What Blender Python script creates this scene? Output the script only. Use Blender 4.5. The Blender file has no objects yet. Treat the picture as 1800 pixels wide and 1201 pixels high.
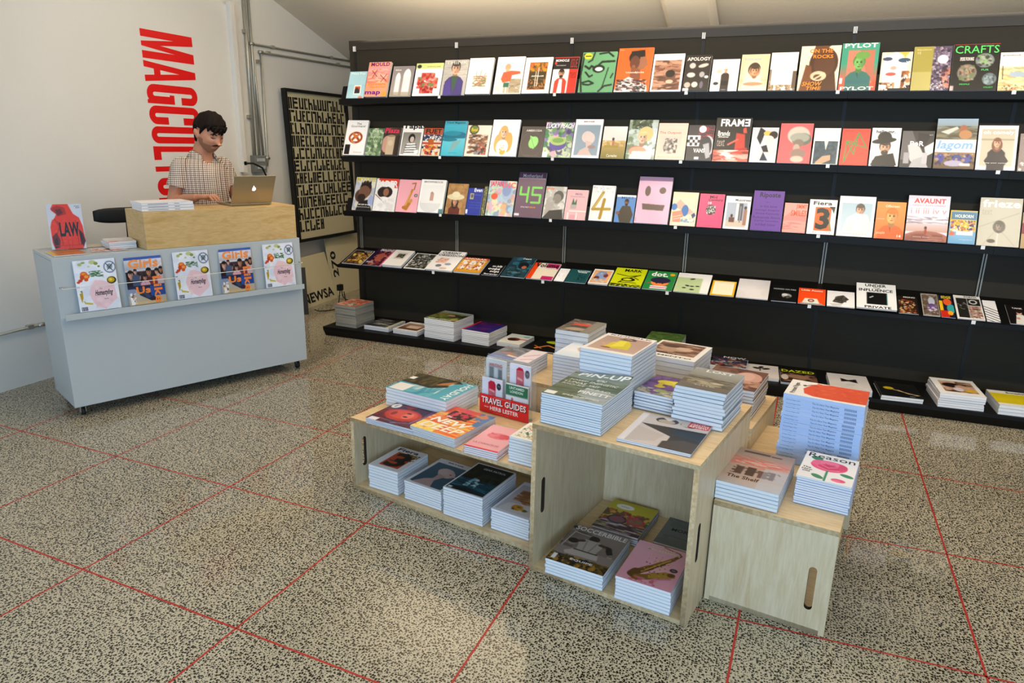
import bpy, bmesh, math, random
import numpy as np
from mathutils import Vector, Matrix, Euler
random.seed(7)
C = bpy.context.scene.collection
PI = math.pi
# ------------------------------------------------------------------ camera (image taken as 1800 x 1201)
YAW, PITCH, ROLL, FPX = -0.37895, 0.2734, 0.01815, 1228.81826
def cam_axes():
    cy, sy = math.cos(YAW), math.sin(YAW); cp, sp = math.cos(PITCH), math.sin(PITCH); cr, sr = math.cos(ROLL), math.sin(ROLL)
    f0 = Vector((sy, cy, 0)); r0 = Vector((cy, -sy, 0)); up = Vector((0, 0, 1))
    f = f0*cp - up*sp; u = up*cp + f0*sp
    return r0*cr + u*sr, -r0*sr + u*cr, f
AR, AU, AF = cam_axes()
EYE = Vector((0, 0, 1.6))
cd = bpy.data.cameras.new('camera'); cam = bpy.data.objects.new('camera', cd); C.objects.link(cam)
cam.matrix_world = Matrix(((AR.x, AU.x, -AF.x, EYE.x), (AR.y, AU.y, -AF.y, EYE.y), (AR.z, AU.z, -AF.z, EYE.z), (0, 0, 0, 1)))
cd.sensor_fit = 'HORIZONTAL'; cd.sensor_width = 36; cd.lens = 36*FPX/1800; cd.clip_start = .05; cd.clip_end = 60
bpy.context.scene.camera = cam
def ray(px, py): return AF + AR*((px-900)/FPX) - AU*((py-600.5)/FPX)
def onz(px, py, z): d = ray(px, py); return EYE + d*((z-1.6)/d.z)
def ony(px, py, y): d = ray(px, py); return EYE + d*(y/d.y)
def onx(px, py, x): d = ray(px, py); return EYE + d*(x/d.x)
def proj(p):
    d = Vector(p)-EYE; z = d.dot(AF); return 900+FPX*d.dot(AR)/z, 600.5-FPX*d.dot(AU)/z
# ------------------------------------------------------------------ colours and materials
def s2l(c): return c/12.92 if c <= .04045 else ((c+.055)/1.055)**2.4
def hx(s):
    if not isinstance(s, str): return tuple(s)
    if len(s) == 3: s = ''.join(a*2 for a in s)
    return tuple(int(s[i:i+2], 16)/255 for i in (0, 2, 4))
def lin(s): return tuple(s2l(v) for v in hx(s))+(1,)
MC = {}
def mat(name, col='888', rough=.5, metal=0, emit=0, spec=.5, trans=0, bump=None, alpha=1):
    if name in MC: return MC[name]
    m = bpy.data.materials.new(name); m.use_nodes = True; b = m.node_tree.nodes['Principled BSDF']
    b.inputs['Base Color'].default_value = lin(col); b.inputs['Roughness'].default_value = rough
    b.inputs['Metallic'].default_value = metal; b.inputs['Specular IOR Level'].default_value = spec
    if emit: b.inputs['Emission Color'].default_value = lin(col); b.inputs['Emission Strength'].default_value = emit
    if trans: b.inputs['Transmission Weight'].default_value = trans
    if alpha < 1: b.inputs['Alpha'].default_value = alpha
    MC[name] = m
    if bump:
        nt = m.node_tree; tc = nt.nodes.new('ShaderNodeTexCoord'); n = nt.nodes.new('ShaderNodeTexNoise'); n.inputs['Scale'].default_value = bump[0]
        bp = nt.nodes.new('ShaderNodeBump'); bp.inputs['Strength'].default_value = bump[1]; bp.inputs['Distance'].default_value = .01
        nt.links.new(tc.outputs['Object'], n.inputs['Vector']); nt.links.new(n.outputs['Fac'], bp.inputs['Height']); nt.links.new(bp.outputs['Normal'], b.inputs['Normal'])
    return m
def nodes(m): return m.node_tree.nodes, m.node_tree.links, m.node_tree.nodes['Principled BSDF']
def ramp(N, stops, interp='LINEAR'):
    r = N.new('ShaderNodeValToRGB'); e = r.color_ramp.elements; r.color_ramp.interpolation = interp
    while len(e) > 1: e.remove(e[-1])
    e[0].position = stops[0][0]; e[0].color = lin(stops[0][1])
    for p, c in stops[1:]:
        q = e.new(p); q.color = lin(c)
    return r
def noise(N, L, vec, scale, detail=4, rough=.55, dist=0):
    n = N.new('ShaderNodeTexNoise'); n.inputs['Scale'].default_value = scale; n.inputs['Detail'].default_value = detail
    n.inputs['Roughness'].default_value = rough; n.inputs['Distortion'].default_value = dist; L.new(vec, n.inputs['Vector']); return n
def mapping(N, L, src, scale=(1, 1, 1), rot=(0, 0, 0)):
    mp = N.new('ShaderNodeMapping'); mp.inputs['Scale'].default_value = scale; mp.inputs['Rotation'].default_value = rot; L.new(src, mp.inputs['Vector']); return mp.outputs['Vector']
def mixc(N, L, fac, a, b, mode='MIX'):
    m = N.new('ShaderNodeMix'); m.data_type = 'RGBA'; m.blend_type = mode
    for k, v in ((0, fac), (6, a), (7, b)):
        if hasattr(v, 'is_output'): L.new(v, m.inputs[k])
        elif k == 0: m.inputs[k].default_value = v
        else: m.inputs[k].default_value = lin(v)
    return m.outputs[2]
# printed matter: colour held on the vertices
M_PRINT = mat('printed_cover', 'fff', .38, spec=.45)
N, L, B = nodes(M_PRINT); at = N.new('ShaderNodeAttribute'); at.attribute_name = 'Col'; L.new(at.outputs['Color'], B.inputs['Base Color'])
# page edges: fine paper lines
M_PAGE = mat('page_edges', 'e9e8e6', .8, spec=.2)
N, L, B = nodes(M_PAGE); tc = N.new('ShaderNodeTexCoord')
n1 = noise(N, L, mapping(N, L, tc.outputs['Object'], (3, 3, 1400)), 1, 2)
L.new(mixc(N, L, n1.outputs['Fac'], 'd2d1d0', 'fbfafa'), B.inputs['Base Color'])
# birch plywood
def wood(name, a, b, c, sc, rough=.42):
    m = mat(name, a, rough); N, L, B = nodes(m); tc = N.new('ShaderNodeTexCoord')
    v = mapping(N, L, tc.outputs['Object'], sc)
    n1 = noise(N, L, v, 3.2, 5, .6, 1.2); n2 = noise(N, L, v, 14, 3, .6, .4); n3 = noise(N, L, tc.outputs['Object'], 1.7, 2)
    r1 = ramp(N, [(.3, a), (.5, b), (.7, c)]); L.new(n1.outputs['Fac'], r1.inputs['Fac'])
    x = mixc(N, L, .3, r1.outputs['Color'], 'fff', 'MULTIPLY')
    r2 = ramp(N, [(.35, 'e4dcc8'), (.6, 'ffffff')]); L.new(n2.outputs['Fac'], r2.inputs['Fac'])
    x = mixc(N, L, .45, r1.outputs['Color'], r2.outputs['Color'], 'MULTIPLY')
    r3 = ramp(N, [(.3, 'e4dfd2'), (.7, 'ffffff')]); L.new(n3.outputs['Fac'], r3.inputs['Fac'])
    L.new(mixc(N, L, .35, x, r3.outputs['Color'], 'MULTIPLY'), B.inputs['Base Color'])
    return m
M_PLY = wood('birch_plywood', 'dcc9a8', 'e2d1b2', 'd6c29f', (6, .6, 6))
M_PLYH = wood('birch_plywood_top', 'e6c79a', 'efd5ab', 'e0c091', (1.0, 7, 7))
M_PLYD = wood('birch_plywood_counter', 'd2b27c', 'dabc88', 'cba970', (1.2, 1.2, 5))
M_PLYE = mat('plywood_edge', 'c3a67c', .6)
N, L, B = nodes(M_PLYE); tc = N.new('ShaderNodeTexCoord'); n1 = noise(N, L, tc.outputs['Object'], 60, 3)
r1 = ramp(N, [(.4, 'bfa47c'), (.6, 'd2bb94')]); L.new(n1.outputs['Fac'], r1.inputs['Fac']); L.new(r1.outputs['Color'], B.inputs['Base Color'])
# plaster
def plaster(name, a, b, rough=.75):
    m = mat(name, a, rough, spec=.3); N, L, B = nodes(m); tc = N.new('ShaderNodeTexCoord')
    n1 = noise(N, L, tc.outputs['Object'], 1.1, 4); L.new(mixc(N, L, n1.outputs['Fac'], a, b), B.inputs['Base Color'])
    n2 = noise(N, L, tc.outputs['Object'], 26, 5); bp = N.new('ShaderNodeBump'); bp.inputs['Strength'].default_value = .12; bp.inputs['Distance'].default_value = .01
    L.new(n2.outputs['Fac'], bp.inputs['Height']); L.new(bp.outputs['Normal'], B.inputs['Normal']); return m
M_WALL = plaster('white_painted_plaster', 'dcd9d2', 'e6e3dc')
M_CEIL = plaster('ceiling_paint', 'ddd2c1', 'e2d8c8')
# terrazzo floor
M_FLOOR = mat('terrazzo', 'b8ad98', .26, spec=.45)
N, L, B = nodes(M_FLOOR); tc = N.new('ShaderNodeTexCoord')
nd = noise(N, L, tc.outputs['Object'], 160, 2)
av = N.new('ShaderNodeVectorMath'); av.operation = 'MULTIPLY_ADD'; L.new(nd.outputs['Color'], av.inputs[0]); av.inputs[1].default_value = (.006, .006, 0); L.new(tc.outputs['Object'], av.inputs[2])
def chips(scale, r0, r1, seed):
    mp = N.new('ShaderNodeMapping'); mp.inputs['Location'].default_value = (seed, seed*2, 0); L.new(av.outputs[0], mp.inputs['Vector'])
    v2 = N.new('ShaderNodeTexVoronoi'); v2.feature = 'F1'; v2.voronoi_dimensions = '2D'; v2.inputs['Scale'].default_value = scale
    L.new(mp.outputs[0], v2.inputs['Vector']); sp = N.new('ShaderNodeSeparateColor'); L.new(v2.outputs['Color'], sp.inputs[0])
    b = N.new('ShaderNodeMath'); b.operation = 'MULTIPLY_ADD'; b.inputs[1].default_value = r1; b.inputs[2].default_value = r0; L.new(sp.outputs[0], b.inputs[0])
    c = N.new('ShaderNodeMath'); c.operation = 'LESS_THAN'; L.new(v2.outputs['Distance'], c.inputs[0]); L.new(b.outputs[0], c.inputs[1])
    return c.outputs[0], sp.outputs[1]
c1, t1 = chips(108, .15, .32, 0); c2, t2 = chips(170, .0, .30, 3.3)
mx = N.new('ShaderNodeMath'); mx.operation = 'MAXIMUM'; L.new(c1, mx.inputs[0]); L.new(c2, mx.inputs[1])
nb = noise(N, L, tc.outputs['Object'], 1.3, 4)
base = mixc(N, L, nb.outputs['Fac'], 'b0a790', 'd1c8b2')
chipc = mixc(N, L, t1, '121312', '3a3528')
L.new(mixc(N, L, mx.outputs[0], base, chipc), B.inputs['Base Color'])
nr = noise(N, L, tc.outputs['Object'], 2.2, 3); rr = ramp(N, [(.3, '333'), (.7, '6a6a6a')]); L.new(nr.outputs['Fac'], rr.inputs['Fac']); L.new(rr.outputs['Color'], B.inputs['Roughness'])
M_BLACK = mat('black_laminate', '1d1b18', .5, spec=.25)
N, L, B = nodes(M_BLACK); tc = N.new('ShaderNodeTexCoord'); n1 = noise(N, L, tc.outputs['Object'], 2, 3); L.new(mixc(N, L, n1.outputs['Fac'], '0c0b0a', '12110f'), B.inputs['Base Color'])
M_PANEL = mat('dark_brown_panel', '36322a', .55, spec=.2)
N, L, B = nodes(M_PANEL); tc = N.new('ShaderNodeTexCoord'); n1 = noise(N, L, mapping(N, L, tc.outputs['Object'], (.5, 1, 14)), 3, 3); L.new(mixc(N, L, n1.outputs['Fac'], '302c23', '39342a'), B.inputs['Base Color'])
M_BLK = mat('matt_black', '0d0d0d', .55); M_RUB = mat('rubber', '1a1c1e', .6)
M_STEEL = mat('galvanised_steel', 'b9b8ad', .38, .6, bump=(60, .1)); M_UP = mat('slotted_upright', '8d8a80', .45, .5)
M_WHITE = mat('white_lacquer', 'bcc2c4', .4, spec=.4, bump=(3, .03)); M_CREAM = plaster('cream_board', 'd6cba6', 'ddd3b1')
M_CLIP = mat('clear_ticket_clip', 'e2e2e2', .3); M_RED = mat('red_vinyl', 'e5080c', .45); M_FLINE = mat('red_floor_inlay', 'b8322a', .4)
M_SLOT = mat('slot_edge', '2a2119', .8)
M_ALU = mat('brushed_aluminium', 'b4a98f', .38, .75); M_ACR = mat('clear_acrylic', 'f4f7f7', .05, spec=.5, alpha=.08)
M_GLOW = mat('lit_emblem', 'f4f6ff', .3, emit=1.6); M_CHROME = mat('chrome', 'd5dadd', .15, 1)
# ------------------------------------------------------------------ mesh helpers
def tag(o, label=None, cat=None, group=None, kind=None):
    for k, v in (('label', label), ('category', cat), ('group', group), ('kind', kind)):
        if v: o[k] = v
    return o
def link(name, me, parent=None, mx=None):
    o = bpy.data.objects.new(name, me); C.objects.link(o)
    if parent is not None: o.parent = parent
    if mx is not None: o.matrix_local = mx
    return o
def thing(name, label, cat, loc=(0, 0, 0), rz=0, group=None):
    o = bpy.data.objects.new(name, None); C.objects.link(o); o.location = loc; o.rotation_euler = (0, 0, rz); o.empty_display_size = .1
    return tag(o, label, cat, group)
class MB:
    def __init__(s): s.v = []; s.f = []; s.m = []; s.mats = []; s.sm = []
    def mi(s, m):
        if m not in s.mats: s.mats.append(m)
        return s.mats.index(m)
    def add(s, vs, fs, m, smooth=False):
        o = len(s.v); s.v += [tuple(v) for v in vs]; k = s.mi(m)
        for f in fs: s.f.append(tuple(i+o for i in f)); s.m.append(k); s.sm.append(smooth)
        return s
    def box(s, x0, y0, z0, x1, y1, z1, m, mx=None):
        vs = [Vector((x, y, z)) for z in (z0, z1) for y in (y0, y1) for x in (x0, x1)]
        if mx is not None: vs = [mx @ v for v in vs]
        return s.add(vs, [(0, 2, 3, 1), (4, 5, 7, 6), (0, 1, 5, 4), (2, 6, 7, 3), (0, 4, 6, 2), (1, 3, 7, 5)], m)
    def tube(s, pts, r, m, n=10, cap=True):
        pts = [Vector(p) for p in pts]; rr = r if isinstance(r, (list, tuple)) else [r]*len(pts)
        vs = []; fs = []; up = None
        for i, p in enumerate(pts):
            t = (pts[min(i+1, len(pts)-1)]-pts[max(i-1, 0)]).normalized()
            if up is None: up = Vector((0, 0, 1)) if abs(t.z) < .9 else Vector((1, 0, 0))
            a = t.cross(up).normalized(); up = a.cross(t).normalized()
            for k in range(n):
                q = 2*PI*k/n; vs.append(p+(a*math.cos(q)+up*math.sin(q))*rr[i])
        for i in range(len(pts)-1):
            for k in range(n): fs.append((i*n+k, i*n+(k+1) % n, (i+1)*n+(k+1) % n, (i+1)*n+k))
        if cap: fs.append(tuple(range(n))[::-1]); fs.append(tuple((len(pts)-1)*n+k for k in range(n)))
        return s.add(vs, fs, m, True)
    def rings(s, rings, m, cap=True):
        n = len(rings[0]); vs = [v for r in rings for v in r]; fs = []
        for i in range(len(rings)-1):
            for k in range(n): fs.append((i*n+k, i*n+(k+1) % n, (i+1)*n+(k+1) % n, (i+1)*n+k))
        if cap: fs.append(tuple(range(n))[::-1]); fs.append(tuple((len(rings)-1)*n+k for k in range(n)))
        return s.add(vs, fs, m, True)
    def mesh(s, name):
        me = bpy.data.meshes.new(name); me.from_pydata(s.v, [], s.f)
        for m in s.mats: me.materials.append(m)
        me.polygons.foreach_set('material_index', s.m); me.polygons.foreach_set('use_smooth', s.sm); me.update(); return me
    def obj(s, name, parent=None, mx=None, bevel=0):
        o = link(name, s.mesh(name), parent, mx)
        if bevel:
            b = o.modifiers.new('edge', 'BEVEL'); b.width = bevel; b.segments = 2; b.limit_method = 'ANGLE'
        return o
def ellring(c, a, b, n=20, ax=Vector((1, 0, 0)), ay=Vector((0, 1, 0)), p=2.0):
    out = []
    for k in range(n):
        q = 2*PI*k/n; x, y = math.cos(q), math.sin(q)
        x = math.copysign(abs(x)**(2/p), x); y = math.copysign(abs(y)**(2/p), y); out.append(Vector(c)+ax*(a*x)+ay*(b*y))
    return out
# flat plate with holes: outline and holes are 2-D point lists, extruded to thickness t
def plate(outline, holes, t):
    cu = bpy.data.curves.new('p', 'CURVE'); cu.dimensions = '2D'; cu.fill_mode = 'BOTH'; cu.extrude = t/2
    for pl in [outline]+holes:
        sp = cu.splines.new('POLY'); sp.points.add(len(pl)-1); sp.use_cyclic_u = True
        for i, p in enumerate(pl): sp.points[i].co = (p[0], p[1], 0, 1)
    o = bpy.data.objects.new('p', cu); C.objects.link(o); dg = bpy.context.evaluated_depsgraph_get()
    me = bpy.data.meshes.new_from_object(o.evaluated_get(dg)); bpy.data.objects.remove(o); bpy.data.curves.remove(cu)
    me.transform(Matrix.Translation((0, 0, t/2))); return me
def slot(cx, cy, w, h, n=8):
    r = w/2; pts = []
    for k in range(n+1): q = PI*k/n; pts.append((cx+r*math.cos(q), cy+h/2-r+r*math.sin(q)))
    for k in range(n+1): q = PI+PI*k/n; pts.append((cx+r*math.cos(q), cy-h/2+r+r*math.sin(q)))
    return pts
# text as geometry, cached, normalised to its ink box
TC = {}
def textgeo(s, bold=0, res=2):
    k = (s, bold, res)
    if k in TC: return TC[k]
    cu = bpy.data.curves.new('t', 'FONT'); cu.body = s; cu.resolution_u = res; cu.offset = bold; cu.size = 1; cu.space_character = 1+bold*1.2
    o = bpy.data.objects.new('t', cu); C.objects.link(o); dg = bpy.context.evaluated_depsgraph_get()
    me = bpy.data.meshes.new_from_object(o.evaluated_get(dg)); bpy.data.objects.remove(o); bpy.data.curves.remove(cu)
    v = np.zeros(len(me.vertices)*3); me.vertices.foreach_get('co', v); v = v.reshape(-1, 3)[:, :2]
    fs = [tuple(p.vertices) for p in me.polygons]; bpy.data.meshes.remove(me)
    lo, hi = v.min(0), v.max(0); v = (v-lo)/np.maximum(hi-lo, 1e-6); TC[k] = (v, fs); return TC[k]
# ------------------------------------------------------------------ cover artwork: a small picture language painted on a vertex grid
class Art:
    def __init__(s, w, h, nx=44, seed=1):
        s.w, s.h = w, h; s.nx = nx; s.ny = max(6, int(nx*h/w)); s.K = 3
        s.W, s.H = s.nx*s.K, s.ny*s.K; s.a = np.ones((s.H, s.W, 3)); s.texts = []; s.rng = np.random.RandomState(seed)
        s.X, s.Y = np.meshgrid((np.arange(s.W)+.5)/s.W, (np.arange(s.H)+.5)/s.H); s.asp = w/h
    def put(s, m, c, al=1.0): s.a[m] = s.a[m]*(1-al)+np.array(hx(c))*al
    def ell(s, cx, cy, rx, ry, c, rot=0, al=1.0):
        x0, x1 = int(max(0, (cx-max(rx, ry))*s.W-1)), int(min(s.W, (cx+max(rx, ry))*s.W+2)); 
        R = max(rx, ry*s.h/s.w)*s.asp; R = max(R, ry)
        y0, y1 = int(max(0, (cy-R)*s.H-1)), int(min(s.H, (cy+R)*s.H+2))
        Rx = max(rx, ry/s.asp); x0, x1 = int(max(0, (cx-Rx)*s.W-1)), int(min(s.W, (cx+Rx)*s.W+2))
        if x1 <= x0 or y1 <= y0: return
        dx = (s.X[y0:y1, x0:x1]-cx)*s.w; dy = (s.Y[y0:y1, x0:x1]-cy)*s.h
        ca, sa = math.cos(rot), math.sin(rot); u = dx*ca+dy*sa; v = -dx*sa+dy*ca
        m = (u/(rx*s.w))**2+(v/(ry*s.h))**2 < 1; sub = s.a[y0:y1, x0:x1]; sub[m] = sub[m]*(1-al)+np.array(hx(c))*al
    def poly(s, pts, c, al=1.0):
        m = np.zeros((s.H, s.W), bool); n = len(pts); j = n-1
        for i in range(n):
            xi, yi = pts[i]; xj, yj = pts[j]
            if yi != yj: m ^= ((yi > s.Y) != (yj > s.Y)) & (s.X < (xj-xi)*(s.Y-yi)/(yj-yi)+xi)
            j = i
        s.put(m, c, al)
    def line(s, pts, wd, c):
        for (xa, ya), (xb, yb) in zip(pts[:-1], pts[1:]):
            px, py = s.X*s.w, s.Y*s.h; ax, ay, bx, by = xa*s.w, ya*s.h, xb*s.w, yb*s.h
            L2 = (bx-ax)**2+(by-ay)**2+1e-12; t = np.clip(((px-ax)*(bx-ax)+(py-ay)*(by-ay))/L2, 0, 1)
            s.put((px-ax-t*(bx-ax))**2+(py-ay-t*(by-ay))**2 < (wd*s.w/2)**2, c)
    def person(s, cx, cy, hw, skin, hair, cloth, style='s'):
        e = s.ell; k = s.asp; hh = hw*1.32
        sk = hx(skin); dk = tuple(v*.72 for v in sk); lt = tuple(min(1, v*1.08+.02) for v in sk)
        if 'b' not in style:
            s.poly([(cx-hw*2.1, 2), (cx-hw*2.0, cy+hh*2.0*k), (cx-hw*1.25, cy+hh*1.35*k), (cx-hw*.4, cy+hh*1.1*k), (cx+hw*.4, cy+hh*1.1*k), (cx+hw*1.25, cy+hh*1.35*k), (cx+hw*2.0, cy+hh*2.0*k), (cx+hw*2.1, 2)], cloth)
            s.poly([(cx-hw*.3, cy+hh*1.5*k), (cx, cy+hh*2.2*k), (cx-hw*.06, cy+hh*1.2*k)], tuple(v*.7 for v in hx(cloth)))
        if 'l' in style: e(cx, cy+hh*.45*k, hw*1.25, hh*1.45*k, hair)
        s.poly([(cx-hw*.42, cy+hh*.4*k), (cx+hw*.42, cy+hh*.4*k), (cx+hw*.5, cy+hh*1.25*k), (cx, cy+hh*1.5*k), (cx-hw*.5, cy+hh*1.25*k)], dk)
        e(cx, cy-hh*.22*k, hw*.98, hh*.98*k, hair)
        e(cx, cy, hw*.8, hh*.92*k, skin); e(cx-hw*.3, cy+.1*hh*k, hw*.42, hh*.6*k, lt, 0, .7)
        s.poly([(cx-hw*.05, cy+hh*.15*k), (cx+hw*.10, cy+hh*.28*k), (cx-hw*.1, cy+hh*.3*k)], dk, .5); e(cx+hw*.52, cy+hh*.08*k, hw*.3, hh*.62*k, dk, 0, .55); e(cx-hw*.5, cy+hh*.2*k, hw*.16, hh*.2*k, (min(1, sk[0]*1.02), sk[1]*.86, sk[2]*.84), 0, .5)
        if 'h' not in style: s.ell(cx, cy-hh*.72*k, hw*.84, hh*.42*k, hair)
        for sg in (-1, 1): e(cx+sg*hw*.3, cy-hh*.05*k, hw*.15, hh*.07*k, '2a1d18'); e(cx+sg*hw*.3, cy-hh*.2*k, hw*.2, hh*.045*k, tuple(v*.6 for v in hx(hair)))
        e(cx+hw*.06, cy+hh*.25*k, hw*.1, hh*.16*k, dk, 0, .7); e(cx, cy+hh*.52*k, hw*.26, hh*.07*k, (min(1, sk[0]*.8), sk[1]*.45, sk[2]*.45))
        if 'h' not in style:
            for q in range(5): e(cx-hw*.5+q*hw*.25, cy-hh*(.74+.06*(q%2))*k, hw*.06, hh*.15*k, tuple(min(1, v*1.2+.03) for v in hx(hair)), .4, .5)
        if 'B' in style: e(cx, cy+hh*.72*k, hw*.62, hh*.36*k, hair); e(cx, cy+hh*.52*k, hw*.2, hh*.05*k, dk)
        if 'H' in style: e(cx, cy-hh*.62*k, hw*1.75, hh*.3*k, hair); e(cx, cy-hh*1.0*k, hw*.85, hh*.55*k, hair)
    def run(s, prog):
        for op in prog.replace('\n', ';').split(';'):
            op = op.strip()
            if not op: continue
            t = op.split(); k = t[0]
            if k in 'tTiIvVXK' and len(k) == 1:
                s.texts.append((k, [float(v) for v in t[1:5]], t[5], ' '.join(t[6:]))); continue
            def F(a, b): return [float(v) for v in t[a:b]]
            if k == 'b': s.a[:] = hx(t[1])
            elif k == 'r':
                x0, y0, x1, y1 = F(1, 5); s.put((s.X >= x0) & (s.X < x1) & (s.Y >= y0) & (s.Y < y1), t[5], float(t[6]) if len(t) > 6 else 1)
            elif k == 'g':
                x0, y0, x1, y1 = F(1, 5); m = (s.X >= x0) & (s.X < x1) & (s.Y >= y0) & (s.Y < y1); f = ((s.Y-y0)/(y1-y0))[..., None]
                col = np.array(hx(t[5]))*(1-f)+np.array(hx(t[6]))*f; s.a[m] = col[m]
            elif k == 'e': s.ell(*F(1, 5), t[5], math.radians(float(t[6])) if len(t) > 6 else 0, float(t[7]) if len(t) > 7 else 1)
            elif k == 'p': v = F(1, len(t)-1); s.poly(list(zip(v[::2], v[1::2])), t[-1])
            elif k == 'l': v = F(3, len(t)); s.line(list(zip(v[::2], v[1::2])), float(t[1]), t[2])
            elif k == 'n':
                x0, y0, x1, y1 = F(1, 5); n = int(int(t[5])*2.6); sz = float(t[6])*.62; cs = t[7].split(','); st = float(t[8]) if len(t) > 8 else 1
                keep = s.a.copy()
                for _ in range(n):
                    r = sz*(.4+1.1*s.rng.rand()); s.ell(x0+(x1-x0)*s.rng.rand(), y0+(y1-y0)*s.rng.rand(), r*st, r*s.asp/st, cs[s.rng.randint(len(cs))], s.rng.rand()*3.14 if st == 1 else (s.rng.rand()-.5)*.5, .85)
                m = ~((s.X >= x0) & (s.X < x1) & (s.Y >= y0) & (s.Y < y1)); s.a[m] = keep[m]
            elif k == 'P': s.person(*F(1, 4), t[4], t[5], t[6], t[7] if len(t) > 7 else 's')
            elif k == 'k':
                n = int(t[1])
                for _ in range(n):
                    p = np.pad(s.a, ((1, 1), (1, 1), (0, 0)), 'edge'); s.a = (p[:-2, 1:-1]+p[2:, 1:-1]+p[1:-1, :-2]+p[1:-1, 2:]+p[1:-1, 1:-1])/5
    def verts(s):
        r = s.rng.rand(5, 4)
        f = sum(np.sin((q[0]*9-4)*s.X+(q[1]*9-4)*s.Y+q[2]*6.28) for q in r)/5; s.a = np.clip(s.a*(1+.045*f[..., None])+(s.rng.rand(s.H, s.W, 1)-.5)*.035, 0, 1)  # broad lighting variation painted at random into every cover, plus grain
        p = np.pad(s.a, ((s.K, s.K), (s.K, s.K), (0, 0)), 'edge'); K = s.K
        out = np.zeros((s.ny+1, s.nx+1, 3)); h = 1
        for dy in range(-h, h+1):
            for dx in range(-h, h+1):
                out += p[K+dy:K+dy+s.ny*K+1:K, K+dx:K+dx+s.nx*K+1:K][:s.ny+1, :s.nx+1]
        return out/(2*h+1)**2
def np_lin(a): return np.where(a <= .04045, a/12.92, ((a+.055)/1.055)**2.4)
def art_mesh(name, w, h, t, prog, nx=44, seed=1, spine='ddd', curl=None, back='ccc', inset=0):
    """front sheet painted with prog at height t, spine at x=0, back sheet at z=0; x right, y up, face +z"""
    A = Art(w, h, nx, seed); A.run(prog); g = A.verts(); ny, nx = A.ny, A.nx
    X, Y = np.meshgrid(np.linspace(0, w, nx+1), np.linspace(h, 0, ny+1)); Z = np.full_like(X, t)
    if curl is not None: Z = Z+curl(X/w, Y/h)
    co = np.stack([X, Y, Z], -1).reshape(-1, 3); col = np_lin(g.reshape(-1, 3))
    i = np.arange(ny)[:, None]*(nx+1)+np.arange(nx)[None]; q = np.stack([i, i+nx+1, i+nx+2, i+1], -1).reshape(-1, 4)
    V = [co]; Cc = [col]; F = [tuple(r) for r in q.tolist()]; o = len(co)
    def quad(pts, c):
        nonlocal o
        V.append(np.array(pts, float)); Cc.append(np.repeat(np_lin(np.array([hx(c)])), len(pts), 0)); F.append(tuple(range(o, o+len(pts)))); o += len(pts)
    e = .0006
    quad([(0, 0, 0), (0, 0, t), (0, h, t), (0, h, 0)], spine)
    quad([(0, 0, 0), (0, h, 0), (w, h, 0), (w, 0, 0)], back)
    quad([(0, 0, 0), (w, 0, 0), (w, 0, e), (0, 0, e)], back); quad([(w, 0, 0), (w, h, 0), (w, h, e), (w, 0, e)], back)
    if curl is None:
        ec = tuple(g[-1].mean(0)*.9); quad([(0, 0, t-e), (w, 0, t-e), (w, 0, t), (0, 0, t)], ec); quad([(w, 0, t-e), (w, h, t-e), (w, h, t), (w, 0, t)], ec)
    lay = 0
    for k, (x0, y0, x1, y1), c, s in A.texts:
        tv, tf = textgeo(s, .036 if k == 'K' else .028 if k in 'TIVX' else .004); lay += 1
        if k in 'vV': u = x1-(x1-x0)*tv[:, 1]*1.0; u = x0+(x1-x0)*tv[:, 1]; vv = y0+(y1-y0)*tv[:, 0]
        else:
            if k == 'X': tv = np.stack([1-tv[:, 0], tv[:, 1]], -1)
            u = x0+(x1-x0)*tv[:, 0]; vv = y1-(y1-y0)*tv[:, 1]
            if k in 'iI': u = u+(1-tv[:, 1]-.5)*-.22*(y1-y0)/A.asp
        zz = t+.00025+.00004*lay
        Pz = np.full(len(u), zz)
        if curl is not None: Pz = Pz+curl(u, 1-vv)
        V.append(np.stack([u*w, (1-vv)*h, Pz], -1)); Cc.append(np.repeat(np_lin(np.array([hx(c)])), len(u), 0)); F += [tuple(a+o for a in f) for f in tf]; o += len(u)
    V = np.concatenate(V); Cc = np.concatenate(Cc)
    me = bpy.data.meshes.new(name); me.from_pydata(V.tolist(), [], F)
    a = me.color_attributes.new('Col', 'FLOAT_COLOR', 'POINT'); a.data.foreach_set('color', np.concatenate([Cc, np.ones((len(Cc), 1))], 1).ravel().astype(np.float32))
    me.materials.append(M_PRINT); me.update(); return me
def pages_mesh(w, h, t, col=None):
    i = .0012; m = MB(); m.box(.0006, i, .0008, w-i, h-i, t-.0007, col or M_PAGE); return m.mesh('pages')
# ================================================================== ROOM
def struct(name, mb, label=None):
    o = mb.obj(name); o['kind'] = 'structure'; return o
m = MB(); m.box(-4.9, -4, -.06, 5, 9.2, 0, M_FLOOR); struct('floor', m)
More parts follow.
